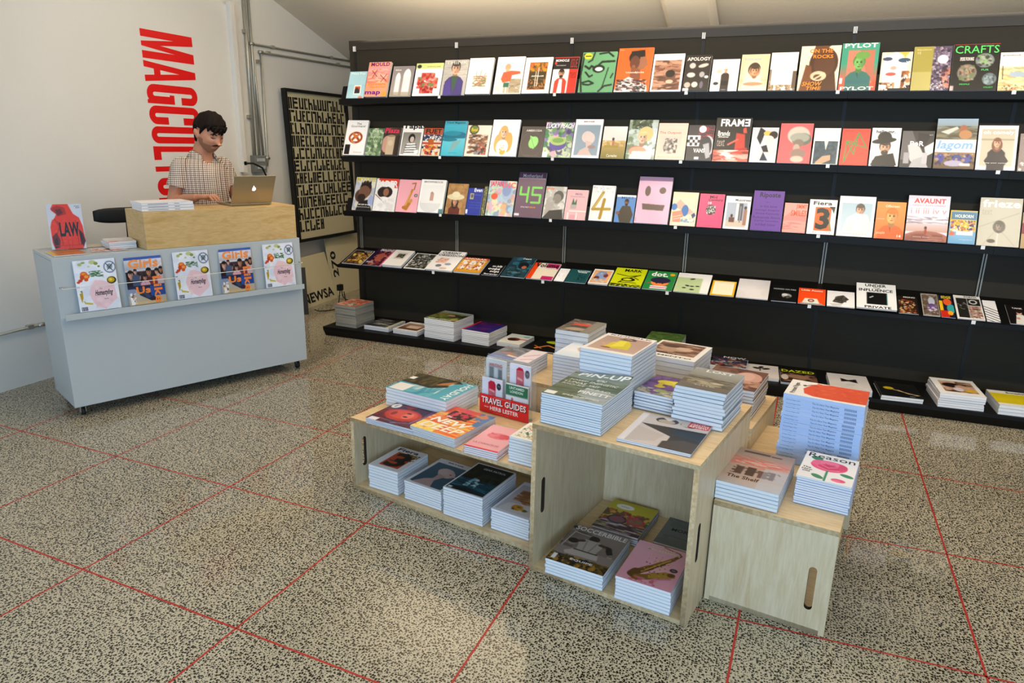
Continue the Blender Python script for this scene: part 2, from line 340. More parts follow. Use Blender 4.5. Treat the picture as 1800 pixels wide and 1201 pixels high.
# red inlay lines, each laid where it runs across the terrazzo
m = MB()
def inlay(p, q, xa=-9, xb=9, a=-6.0, b=12.0):
    A, Bq = onz(*p, 0), onz(*q, 0); d = (Bq-A).normalized(); n = Vector((-d.y, d.x, 0))*.0038
    def clip(t0, t1):
        pts = []
        for k in range(0, 241):
            P = A+d*(t0+(t1-t0)*k/240)
            if max(-4.67, xa) < P.x < min(4.9, xb) and -3 < P.y < 8.9: pts.append(P)
        return pts[0], pts[-1]
    P, Q = clip(a, b)
    m.add([P-n+Vector((0, 0, .0004)), Q-n+Vector((0, 0, .0004)), Q+n+Vector((0, 0, .0004)), P+n+Vector((0, 0, .0004))], [(0, 1, 2, 3)], M_FLINE)
for it in [((0, 945), (415, 1105)), ((205, 802.5), (900, 988.5), -9, -.5), ((1227, 1072.5), (1734, 1190), -.5, 9), ((390, 720), (575, 758.5), -9, -.5), ((1509, 947), (1800, 999), -.5, 9), ((1540, 822), (1800, 866), -.5, 9), ((560, 668), (690, 690), -9, -.5),
             ((0, 892.5), (390, 720)), ((147, 1001), (575, 758.5)), ((415, 1105), (640, 922.5)), ((795, 1200), (900, 1043)), ((1278, 1200), (1298, 1088)), ((1621, 840.6), (1734, 1190)), ((0, 772), (62, 748))]:
    inlay(*it)
struct('trim_1', m)
m = MB(); m.box(-4.8, -4, 0, -4.68, 9.2, 4.6, M_WALL); m.box(-4.68, .6, 0, -4.642, 5.06, 2.70, M_WALL); struct('wall_left', m)
m = MB(); m.box(-4.6415, 5.035, 1.33, -4.60, 5.085, 2.715, M_WALL); struct('trim_2', m)
m = MB(); m.box(-4.9, 9.0, 0, 5.1, 9.12, 4.5, M_WALL); struct('wall_back', m)
m = MB(); m.box(4.9, -4, 0, 5.02, 9.2, 4.6, M_WALL); struct('wall_right', m)
def cz(y): return 2.8466-.332*(y-5.68)
m = MB(); ys = [9.2, 2.4]
vs = [(x, y, cz(y)+k) for k in (0, .1) for y in ys for x in (-4.9, 5.1)]
m.add(vs, [(0, 1, 3, 2), (4, 6, 7, 5), (0, 4, 5, 1), (2, 3, 7, 6), (0, 2, 6, 4), (1, 5, 7, 3)], M_CEIL)
m.box(-4.9, -4, cz(2.4), 5.1, 2.4, cz(2.4)+.1, M_CEIL); struct('ceiling', m)
def onceil(px, py):
    d = ray(px, py); t = (2.8466+.332*5.68-1.6)/(d.z+.332*d.y); return EYE+d*t
m = MB(); a = onceil(1162, 0); b = onceil(1240, 20)
x0, x1 = a.x, a.x+.42
vs = [(x, y, cz(y)-k) for k in (0.02, .10) for y in (8.9, 3.0) for x in ((x0, x1) if k < .05 else (x0+.06, x1-.05))]
m.add([(v[0], v[1], v[2]) for v in vs], [(0, 2, 3, 1), (4, 5, 7, 6), (0, 1, 5, 4), (2, 6, 7, 3), (0, 4, 6, 2), (1, 3, 7, 5)], M_CEIL); struct('trim_3', m)
# ================================================================== WALL SIGN
def stroke(mb, pts, wd, fr, mt):
    """flat ribbon of width wd along pts in letter space; fr maps (x,y) of letter metres to a wall point"""
    pts = [p for i, p in enumerate(pts) if i == 0 or math.hypot(p[0]-pts[i-1][0], p[1]-pts[i-1][1]) > 1e-5]; P = [Vector(p) for p in pts]; L = []; R = []
    for i, p in enumerate(P):
        d0 = (P[i]-P[i-1]).normalized() if i else (P[1]-P[0]).normalized(); d1 = (P[i+1]-P[i]).normalized() if i < len(P)-1 else d0
        t = (d0+d1).normalized(); n = Vector((-t.y, t.x)); k = wd/2/max(.5, n.dot(Vector((-d0.y, d0.x)))); L.append(p+n*k); R.append(p-n*k)
    vs = [fr(*v) for v in L+R]; n = len(P); mb.add(vs, [(i, i+1, n+i+1, n+i) for i in range(n-1)], mt)
def arc(cx, cy, rx, ry, a0, a1, n=10): return [(cx+rx*math.cos(math.radians(a0+(a1-a0)*k/n)), cy+ry*math.sin(math.radians(a0+(a1-a0)*k/n))) for k in range(n+1)]
YL, YR = 4.135, 4.625
def letter(mb, ch, zt, zb):
    W = zt-zb; H = YR-YL; t = .395*W if ch in 'GCU' else .41*W
    cnt = [0]
    def fr(x, y): return Vector((-4.6415+cnt[0]*.00012, YL+y, zt-x))
    def S(pts, w=t): cnt[0] += 1; stroke(mb, pts, w, fr, M_RED)
    def Q(*p): cnt[0] += 1; mb.add([fr(*a) for a in p], [tuple(range(len(p)))], M_RED)
    r = W/2-t/2
    if ch == 'M':
        w = .26*W
        Q((0, 0), (w, 0), (w, H), (0, H)); Q((W-w, 0), (W, 0), (W, H), (W-w, H)); Q((w*.9, H), (w*1.35, H), (W*.58, 0), (W*.42, 0), (w*.9, H*.72)); Q((W-w*1.35, H), (W-w*.9, H), (W-w*.9, H*.72), (W*.58, 0), (W*.42, 0))
    elif ch == 'A':
        Q((0, 0), (W*.3, 0), (W*.6, H), (W*.32, H)); Q((W*.7, 0), (W, 0), (W*.68, H), (W*.4, H)); Q((W*.25, H*.18), (W*.75, H*.18), (W*.70, H*.30), (W*.3, H*.30))
    elif ch in 'UCG':
        if ch == 'U': S([(t/2, H)]+[(t/2, r+t/2)]+arc(W/2, r+t/2, r, r, 180, 360)+[(W-t/2, H)])
        else:
            top = [(W-t/2, H*.66), (W-t/2, H-r-t/2)]+arc(W/2, H-r-t/2, r, r, 0, 180)+arc(W/2, r+t/2, r, r, 180, 360)
            S(top+[(W-t/2, H*(.36 if ch == 'C' else .52))])
            if ch == 'G': Q((W*.52, H*.43), (W, H*.43), (W, H*.52), (W*.52, H*.52)); Q((W*.8, 0), (W, 0), (W, H*.2), (W*.8, H*.2))
    elif ch == 'L': Q((0, 0), (t, 0), (t, H), (0, H)); Q((t, 0), (W, 0), (W, H*.14), (t, H*.14))
    elif ch == 'T': Q((W*.33, 0), (W*.67, 0), (W*.67, H*.87), (W*.33, H*.87)); Q((0, H*.87), (W, H*.87), (W, H), (0, H))
    elif ch == 'R':
        Q((0, 0), (t, 0), (t, H), (0, H)); S([(t, H-t*.5)]+arc(W*.5, H*.86, W*.33, H*.08, 90, 0)+arc(W*.5, H*.62, W*.35, H*.09, 0, -90)+[(t, H*.53)], t*.9); Q((W*.68, 0), (W, 0), (W*.8, H*.5), (W*.45, H*.5))
    elif ch == 'E': Q((0, 0), (t, 0), (t, H), (0, H)); [Q((t, y), (W, y), (W, y+H*.13), (t, y+H*.13)) for y in (0, H*.44, H*.87)]
m = MB()
for ch, a, b in [('M', 2.385, 2.182), ('A', 2.166, 2.018), ('G', 2.003, 1.862), ('C', 1.847, 1.71), ('U', 1.695, 1.568), ('L', 1.546, 1.444), ('T', 1.432, 1.318), ('U', 1.306, 1.172), ('R', 1.155, 1.03), ('E', 1.01, .90)]:
    letter(m, ch, a, b)
tag(m.obj('wall_sign'), 'tall red condensed capital lettering running down the white wall behind the desk', 'sign')
# ================================================================== CONDUITS
def conduit(name, label, px, X=-4.665, r=.011, clips=(), group='galvanised conduit pipes on the wall'):
    pts = [onx(p[0], p[1], X) for p in px]; fixed = []
    for i, p in enumerate(pts): fixed.append(p)
    m = MB(); m.tube(fixed, r, M_STEEL, 10)
    for c in fixed[1:-1]: m.tube([c-Vector((0, .022, 0)), c+Vector((0, .022, 0))], r*1.5, M_STEEL, 10)
    o = m.obj(name); tag(o, label, 'pipe', group)
    for k, (px_, py_) in enumerate(clips):
        c = onx(px_, py_, X); mm = MB(); mm.box(-.018, -.018, -.014, .012, .018, .014, M_STEEL); q = mm.obj('pipe_clip', o, Matrix.Translation(c))
    return o
conduit('conduit_pipe', 'thick steel conduit rising to the ceiling, nearest the red lettering', [(426, -30), (447.5, 273)], clips=[(430, 55), (438, 205)], r=.017)
conduit('conduit_pipe', 'steel conduit rising beside the thick one straight into the switch box', [(434, -30), (456, 273)], r=.012)
conduit('conduit_pipe', 'steel conduit bending at top elbow, the upper of the two horizontal runs', [(463, 273), (442, 77), (640, 112)], clips=[(479, 83), (582, 101)])
conduit('conduit_pipe', 'steel conduit bending at lower elbow and ending beside the switch box', [(470, 292), (470, 278), (458, 92), (650, 124)], clips=[(472, 93), (594, 113), (454, 108)])
conduit('conduit_pipe', 'thin dark horizontal pipe low on the wall beside the white desk', [(-60, 603), (73, 571), (120, 560)], X=-4.62, r=.009, clips=[(53, 575)])
p = onx(453, 287, -4.66); t = thing('switch_box', 'grey metal switch box with white rocker switches under the conduits', 'switch box', (-4.68, p.y, p.z))
m = MB(); m.box(.002, -.075, -.085, .06, .075, .07, mat('grey_box', '7f827c', .5)); m.obj('housing', t, bevel=.004)
for zz in (.03, -.035):
    for k in range(4): m = MB(); m.box(.06, -.05+k*.026, zz-.014, .067, -.032+k*.026, zz+.014, M_WHITE); m.obj('switch', t)
p = onx(427, 287, -4.63); t = thing('plug', 'yellowed plug in the wall socket with a black lead', 'plug', (p.x, p.y, p.z))
m = MB(); m.box(-.008, -.02, -.02, .03, .02, .02, mat('yellow_plastic', 'c8bf74', .5)); m.obj('plug_body', t, bevel=.004)
m = MB(); m.tube([(.03, 0, 0), (.07, .05, 0), (.09, .14, -.04), (.09, .2, -.14), (.09, .2, -.35)], .008, M_BLK, 8); m.obj('lead', t)
# ================================================================== FRAMED PRINT (generic stand-in) AND BOARDS
bl = onx(523, 427, -4.56); tl = onx(500.5, 155, -4.62); y1 = onx(624.5, 407, -4.56).y
H = math.hypot(tl.z-bl.z, tl.x-bl.x); W = y1-bl.y
fz = Vector((tl.x-bl.x, 0, tl.z-bl.z)).normalized(); fx = Vector((0, 1, 0)); fn = fx.cross(fz)
MX = Matrix(((fx.x, fz.x, fn.x, bl.x), (fx.y, fz.y, fn.y, bl.y), (fx.z, fz.z, fn.z, bl.z), (0, 0, 0, 1)))
t = bpy.data.objects.new('framed_print', None); C.objects.link(t); t.matrix_world = MX
tag(t, 'large black framed print covered in rows of black strokes, leaning on the wall', 'picture frame')
m = MB(); e = .028
m.box(0, 0, -.02, W, e, .03, M_BLK); m.box(0, H-e, -.02, W, H, .03, M_BLK); m.box(0, e, -.02, e, H-e, .03, M_BLK); m.box(W-e, e, -.02, W, H-e, .03, M_BLK); m.obj('picture_frame', t, bevel=.002)
m = MB(); m.box(e, e, -.01, W-e, H-e, .006, mat('cream_paper', 'cfc6a2', .7)); m.obj('paper', t)
m = MB(); rr = random.Random(4); nr = 11; rh = (H-.16)/nr
for r in range(nr):
    x = e+.03; yb = H-e-.035-(r+1)*rh; xe = W-e-.02 if r < nr-1 else W*.45
    while x < xe-.05:
        w = rr.choice((.05, .065, .08)); h = rh*.90; b = .021
        k = rr.randint(0, 5)
        m.box(x, yb, .006, x+b, yb+h, .0075, M_BLK)
        if k in (1, 2, 4): m.box(x+w-b, yb, .006, x+w, yb+h*rr.choice((1, .5)), .0075, M_BLK)
        if k in (0, 2, 3): m.box(x+b+.006, yb+h-b, .006, x+w-.004, yb+h, .0075, M_BLK)
        if k in (0, 1, 3, 5): m.box(x+b+.006, yb, .006, x+w-.006, yb+b, .0075, M_BLK)
        if k in (3, 4): m.box(x+b, yb+h*.45, .006, x+w-.01, yb+h*.45+b, .0075, M_BLK)
        x += w+.014
m.obj('black_strokes', t)
def leanboard(name, label, a, b, h, dx, txt=None, mt=None, thick=.02, thing_cat='board'):
    a, b = Vector(a), Vector(b); fx = (b-a).normalized(); n = Vector((fx.y, -fx.x, 0)); fz = (Vector((0, 0, 1))*math.sqrt(max(0, h*h-dx*dx))-n*dx).normalized(); fn = fx.cross(fz)
    MX = Matrix(((fx.x, fz.x, fn.x, a.x), (fx.y, fz.y, fn.y, a.y), (fx.z, fz.z, fn.z, a.z), (0, 0, 0, 1)))
    w = (b-a).length; m = MB(); m.box(0, 0, -thick, w, h, 0, mt or M_CREAM); o = m.obj(name); o.matrix_world = MX; tag(o, label, thing_cat)
    if txt:
        for s, x0, y0, x1, y1, rot in txt:
            tv, tf = textgeo(s, .03); m = MB()
            if rot: vs = [(x1-(x1-x0)*q[1], y0+(y1-y0)*q[0], .0015) for q in tv]
            else: vs = [(x0+(x1-x0)*q[0], y0+(y1-y0)*q[1], .0015) for q in tv]
            m.add(vs, tf, M_BLK); m.obj('black_lettering', o)
    return o
leanboard('cream_board', 'tall cream board with black numerals leaning between the framed print and the rack', (-4.50, 6.15, 0), (-4.52, 6.86, 0), .62, .1, [('270', .03, .2, .13, .48, 1)])
leanboard('cream_board', 'low cream board with black capitals along its foot, leaning beside the desk', (-4.40, 5.46, 0), (-4.46, 6.12, 0), .50, .13, [('NEWSA', .06, .035, .62, .135, 0)])
leanboard('black_board', 'narrow black board leaning just beyond the end of the white desk', (-4.275, 5.31, 0), (-4.235, 5.345, 0), .46, .16, None, M_BLK)
m = MB()
def loop(pts, r=.006): m.tube(pts, r, M_BLK, 6)
def bez(P, n=8):
    out = []; P = [Vector(p) for p in P]; P = [P[0]]+P+[P[-1]]
    for i in range(1, len(P)-2):
        for k in range(n):
            t = k/n; a, b, c, d = P[i-1:i+3]; out.append(.5*((2*b)+(-a+c)*t+(2*a-5*b+4*c-d)*t*t+(-a+3*b-3*c+d)*t**3))
    return out+[P[-2]]
loop(bez([(-4.30, 5.98, .16), (-4.26, 5.95, .05), (-4.15, 5.98, .010), (-4.05, 6.0, .010), (-3.9, 5.9, .012), (-3.78, 5.75, .1), (-3.72, 5.6, .33)]), .005)
loop(bez([(-4.30, 5.95, .12), (-4.22, 5.8, .010), (-4.12, 5.62, .010), (-4.2, 5.48, .010), (-4.24, 5.44, .03)]), .005)
loop(bez([(-4.28, 5.99, .1), (-4.1, 5.8, .010), (-4.02, 5.95, .010), (-3.85, 6.1, .010), (-3.7, 5.9, .012), (-3.66, 5.6, .1), (-3.68, 5.45, .2)]), .005)
m.box(-4.325, 5.93, .12, -4.285, 5.99, .18, M_BLK)
tag(m.obj('power_cable'), 'tangle of black cable on the floor beside the cream boards', 'cable')
# ================================================================== RACK
RK = thing('magazine_rack', 'long black magazine display rack with four tiers of shelves and a low plinth', 'rack', (-.8, 5.2, 0))
RKI = Matrix.Translation((.8, -5.2, 0))
BX = [-3.55, -2.61, -1.67, -.73, .21, 1.15, 2.09]
ROW = {1: (1.971, .0037, 5.12, 21), 2: (1.518, .0037, 5.12, 21), 3: (1.066, .0037, 5.12, 21), 4: (.613, .002, 4.98, 69)}
def zrow(r, x): z0, c, _, _ = ROW[r]; return z0-c*(x+.9)**2
for i in range(6):
    m = MB(); m.box(BX[i]+(.006 if i else -.055), 5.283, 0.02, BX[i+1]-.006, 5.305, 2.335, M_PANEL); m.obj('back_panel', RK, RKI)
m = MB(); m.box(-3.605, 5.279, 2.336, 2.1, 5.305, 2.41, mat('header_board', '2e2921', .5)); m.obj('header_board', RK, RKI)
m = MB(); m.box(-3.604, 5.306, 0, 2.1, 5.33, 2.405, M_BLACK); m.obj('carcass', RK, RKI)
for x in BX:
    m = MB(); m.box(x-.012, 5.266, .70, x-.004, 5.284, 1.02, M_UP); m.box(x+.004, 5.266, .70, x+.012, 5.284, 1.02, M_UP); m.box(x-.012, 5.28, .05, x+.012, 5.284, 2.33, M_BLK)
    m.obj('upright', RK, RKI)
    m = MB(); m.box(x-.011, 5.268, 2.325, x-.005, 5.28, 2.365, M_CLIP); m.box(x-.002, 5.268, 2.325, x+.003, 5.28, 2.365, M_CLIP); m.box(x+.006, 5.268, 2.325, x+.011, 5.28, 2.365, M_CLIP); m.obj('upright_cap', RK, RKI)
M_TRAY = mat('black_shelf_metal', '0b0b0a', .45, spec=.25)
for r in (1, 2, 3, 4):
    _, _, yf, th = ROW[r]; s, c = math.sin(math.radians(th)), math.cos(math.radians(th))
    for i in range(6):
        xa, xb = BX[i]+(0 if i else -.05), BX[i+1]; za, zb = zrow(r, xa), zrow(r, xb); m = MB()
        def prism(prof):
            n = len(prof); vs = [(x, y, z0+z) for x, z0 in ((xa+.0005, za), (xb-.0005, zb)) for y, z in prof]
            m.add(vs, [tuple(range(n)), tuple(range(n, 2*n))[::-1]]+[(k, k+n, (k+1) % n+n, (k+1) % n) for k in range(n)], M_TRAY)
        if r < 4:
            prism([(yf-.028, -.002), (yf-.028, -.045), (yf+.05, -.05), (5.28, -.05), (5.28, -.002)])
            prism([(yf+.004, 0), (yf+.004+.11*s, .11*c), (yf+.012+.11*s, .11*c), (yf+.014, 0)])
        else:
            Ln = .31; prism([(yf-.022, -.004), (yf-.022, -.03), (yf+.05, -.035), (5.28, .05), (5.28, .105), (yf+.004, -.004)])
        m.obj('shelf', RK, RKI)
    for x in BX[1:6]:
        xx = x-.06; z = zrow(r, xx); m = MB(); m.box(xx-.011, yf-.0325, z-.018, xx+.011, yf-.0285, z+.004, M_CLIP) if r < 4 else m.box(xx-.011, yf-.0265, z-.018, xx+.011, yf-.0225, z+.004, M_CLIP)
        m.obj('ticket_clip', RK, RKI)
m = MB(); vs = [(x, y, z) for x in (-3.64, 2.1) for y, z in ((4.77, .083), (4.77, .06), (4.80, .002), (5.28, .002), (5.28, .083))]
m.add(vs, [(0, 1, 2, 3, 4), (9, 8, 7, 6, 5)]+[(k, k+5, (k+1) % 5+5, (k+1) % 5) for k in range(5)], M_BLACK); m.obj('plinth', RK, RKI)
# ================================================================== CRATES
def crate(label, N, ang, w, d, h, opening='front', slots='front', group='birch plywood crates'):
    """N = front right bottom corner; width runs back along ang to the left, depth away"""
    a = math.radians(ang); t = thing('plywood_crate', label, 'crate', (N[0]-w*math.cos(a), N[1]-w*math.sin(a), 0), a, group); k = .018
    def part(nm, me, mx, mt):
        me.materials.clear(); me.materials.append(mt); me.materials.append(M_PLYE); n = me.polygons
        return link(nm, me, t, mx)
    def face(nm, L, Hh, mx, mt, sl=None):
        me = plate([(0, 0), (L, 0), (L, Hh), (0, Hh)], [slot(*sl)] if sl else [], k); me.materials.clear(); me.materials.append(mt); me.materials.append(M_PLYE); me.materials.append(M_SLOT)
        for p in me.polygons:
            if abs(p.normal.z) < .5: p.material_index = 2 if (sl and .004 < p.center.x < L-.004 and .004 < p.center.y < Hh-.004) else 1
        return link(nm, me, t, mx)
    MXs = lambda ex, ey, ez, o: Matrix(((ex[0], ey[0], ez[0], o[0]), (ex[1], ey[1], ez[1], o[1]), (ex[2], ey[2], ez[2], o[2]), (0, 0, 0, 1)))
    X, Y, Z = (1, 0, 0), (0, 1, 0), (0, 0, 1)
    face('bottom_panel', w-2*k-.001, d, MXs(X, Y, Z, (k+.0005, 0, .001)), M_PLYH)
    face('top_panel', w, d, MXs(X, Y, Z, (0, 0, h-k)), M_PLYH)
    hs = h-k-.0015
    if opening == 'front':
        for x in (0, w-k): face('side_panel', d, hs, MXs(Y, Z, X, (x, 0, .001)), M_PLY, (.065, hs*.5, .028, .15))
        face('back_panel', w-2*k-.001, h-2*k-.003, MXs(X, Z, (0, -1, 0), (k+.0005, d-.002, k+.002)), M_PLY)
    elif opening == 'back':
        for x in (0, w-k): face('side_panel', d, hs, MXs(Y, Z, X, (x, 0, .001)), M_PLY, (d-.065, hs*.5, .028, .15))
        face('back_panel', w-2*k-.001, h-2*k-.003, MXs(X, Z, (0, -1, 0), (k+.0005, k+.002, k+.002)), M_PLY)
    else:
        for y in (k, d): face('side_panel', w, hs, MXs(X, Z, (0, -1, 0), (0, y, .001)), M_PLY, (w-.062, hs*.44, .026, .165))
        face('back_panel', d-2*k-.002, h-2*k-.003, MXs(Y, Z, X, (0, k+.001, k+.002)), M_PLY)
    return t
A10 = -10.2
crate('long low open crate with two rows of magazines, its top spread with stacks', (-.822, 2.367), -10.6, 1.02, .56, .363)
crate('tall open crate holding four magazine piles, in the middle of the display', (-.194, 2.152), A10, .63, .665, .613)
crate('closed-sided crate with a slot handle in front, carrying the rose cover stack', (.253, 2.287), -8.3, .41, .83, .404, 'right')
crate('half hidden crate behind the tall crate, carrying stacks at the back', (-.068, 2.835), A10, 1.22, .46, .50, 'back')
# ================================================================== DESK
DA = math.atan2(.916, .402); D0 = Vector((-3.792, 2.614, 0))
DM = Matrix.Translation(D0) @ Matrix.Rotation(DA, 4, 'Z')
dk = thing('sales_desk', 'white boxy sales desk on casters with a magazine ledge along its front', 'desk', D0, DA)
LD, DD = 1.49, .45
m = MB(); m.box(0, 0, .07, LD, .02, .955, M_WHITE); m.obj('front_panel', dk, bevel=.002)
for x in (0.0, LD-.02): m = MB(); m.box(x, .0205, .07, x+.02, DD, .935, M_WHITE); m.obj('side_panel', dk, bevel=.002)
m = MB(); m.box(0, .0205, .936, LD, DD, .955, M_WHITE); m.obj('desktop', dk, bevel=.002)
m = MB(); m.box(.0205, .03, .07, LD-.0205, DD, .09, M_WHITE); m.obj('bottom_panel', dk)
m = MB(); m.box(.015, -.045, .603, LD-.01, -.0005, .612, M_WHITE); m.box(.015, -.05, .603, LD-.01, -.043, .637, M_WHITE); m.obj('ledge', dk, bevel=.001)
m = MB(); m.tube([(.02, -.05, .785), (.5, -.052, .781), (1.0, -.052, .781), (1.475, -.05, .787)], .0022, mat('white_cord', 'e8e6df', .6), 6)
for x in (.02, 1.475): m.tube([(x, -.05, .786), (x, -.001, .786)], .004, M_CHROME, 8)
m.obj('retaining_cord', dk)
for x in (.05, LD-.05):
    for y in (.06, DD-.05):
        cs = link('caster', MB().box(x-.018, y-.018, .056, x+.018, y+.018, .0695, M_CHROME).mesh('caster'), dk)
        m = MB(); m.tube([(x-.009, y, .027), (x+.009, y, .027)], .026, M_RUB, 18); m.obj('wheel', cs)
        m = MB(); m.box(x-.015, y-.012, .02, x-.011, y+.012, .056, M_CHROME); m.box(x+.011, y-.012, .02, x+.015, y+.012, .056, M_CHROME); m.obj('fork', cs)
ct = thing('counter_box', 'birch plywood riser box standing on the white desk under the laptop', 'counter', D0, DA)
m = MB(); m.box(.50, .006, .956, 1.475, .34, 1.18, M_PLYD); m.obj('plywood_box', ct, bevel=.002)
# ================================================================== MAGAZINES ON THE RACK
SEEDC = [0]
def magazine(label, w, h, t, prog, M, nx=44, spine='e6e4e0', group=None, curl=None, name='magazine', cat='magazine', back='ccc', page=None):
    SEEDC[0] += 1
    o = link(name, pages_mesh(w, h, t, page)); o.matrix_world = M; tag(o, label, cat, group)
    link('cover', art_mesh('cover', w, h, t, prog, nx, SEEDC[0], spine, curl, back), o); return o
def solve(f, target, lo, hi):
    inc = f(hi) > f(lo)
    for _ in range(40):
        mid = (lo+hi)/2
        if (f(mid) < target) == inc: lo = mid
        else: hi = mid
    return (lo+hi)/2
def on_shelf(r, xl, xr, yt, label, prog, t=.008, lean=None, spine='e6e4e0', lift=0):
    z0, c, yf, th = ROW[r]; th = math.radians(lean or th); s, co = math.sin(th), math.cos(th)
    zf = lambda x: zrow(r, x)
    X0 = solve(lambda x: proj((x, yf, zf(x)))[0], xl, -4.2, 3); X1 = solve(lambda x: proj((x, yf, zf(x)))[0], xr, -4.2, 3)
    z = zf((X0+X1)/2)+.0005+lift; Lh = solve(lambda L_: proj((X0, yf+L_*s, z+L_*co))[1], yt, .05, .5); Lh = min(Lh, .40)
    w = X1-X0-.003
    al = PI/2-th; M = Matrix.Translation((X0, yf-lift*.3, z)) @ Matrix.Rotation(al, 4, 'X')
    return magazine(label, w, Lh, t, prog, M, 46 if w < .2 else 54, spine)
def S(r, items):
    for it in items: on_shelf(r, *it)
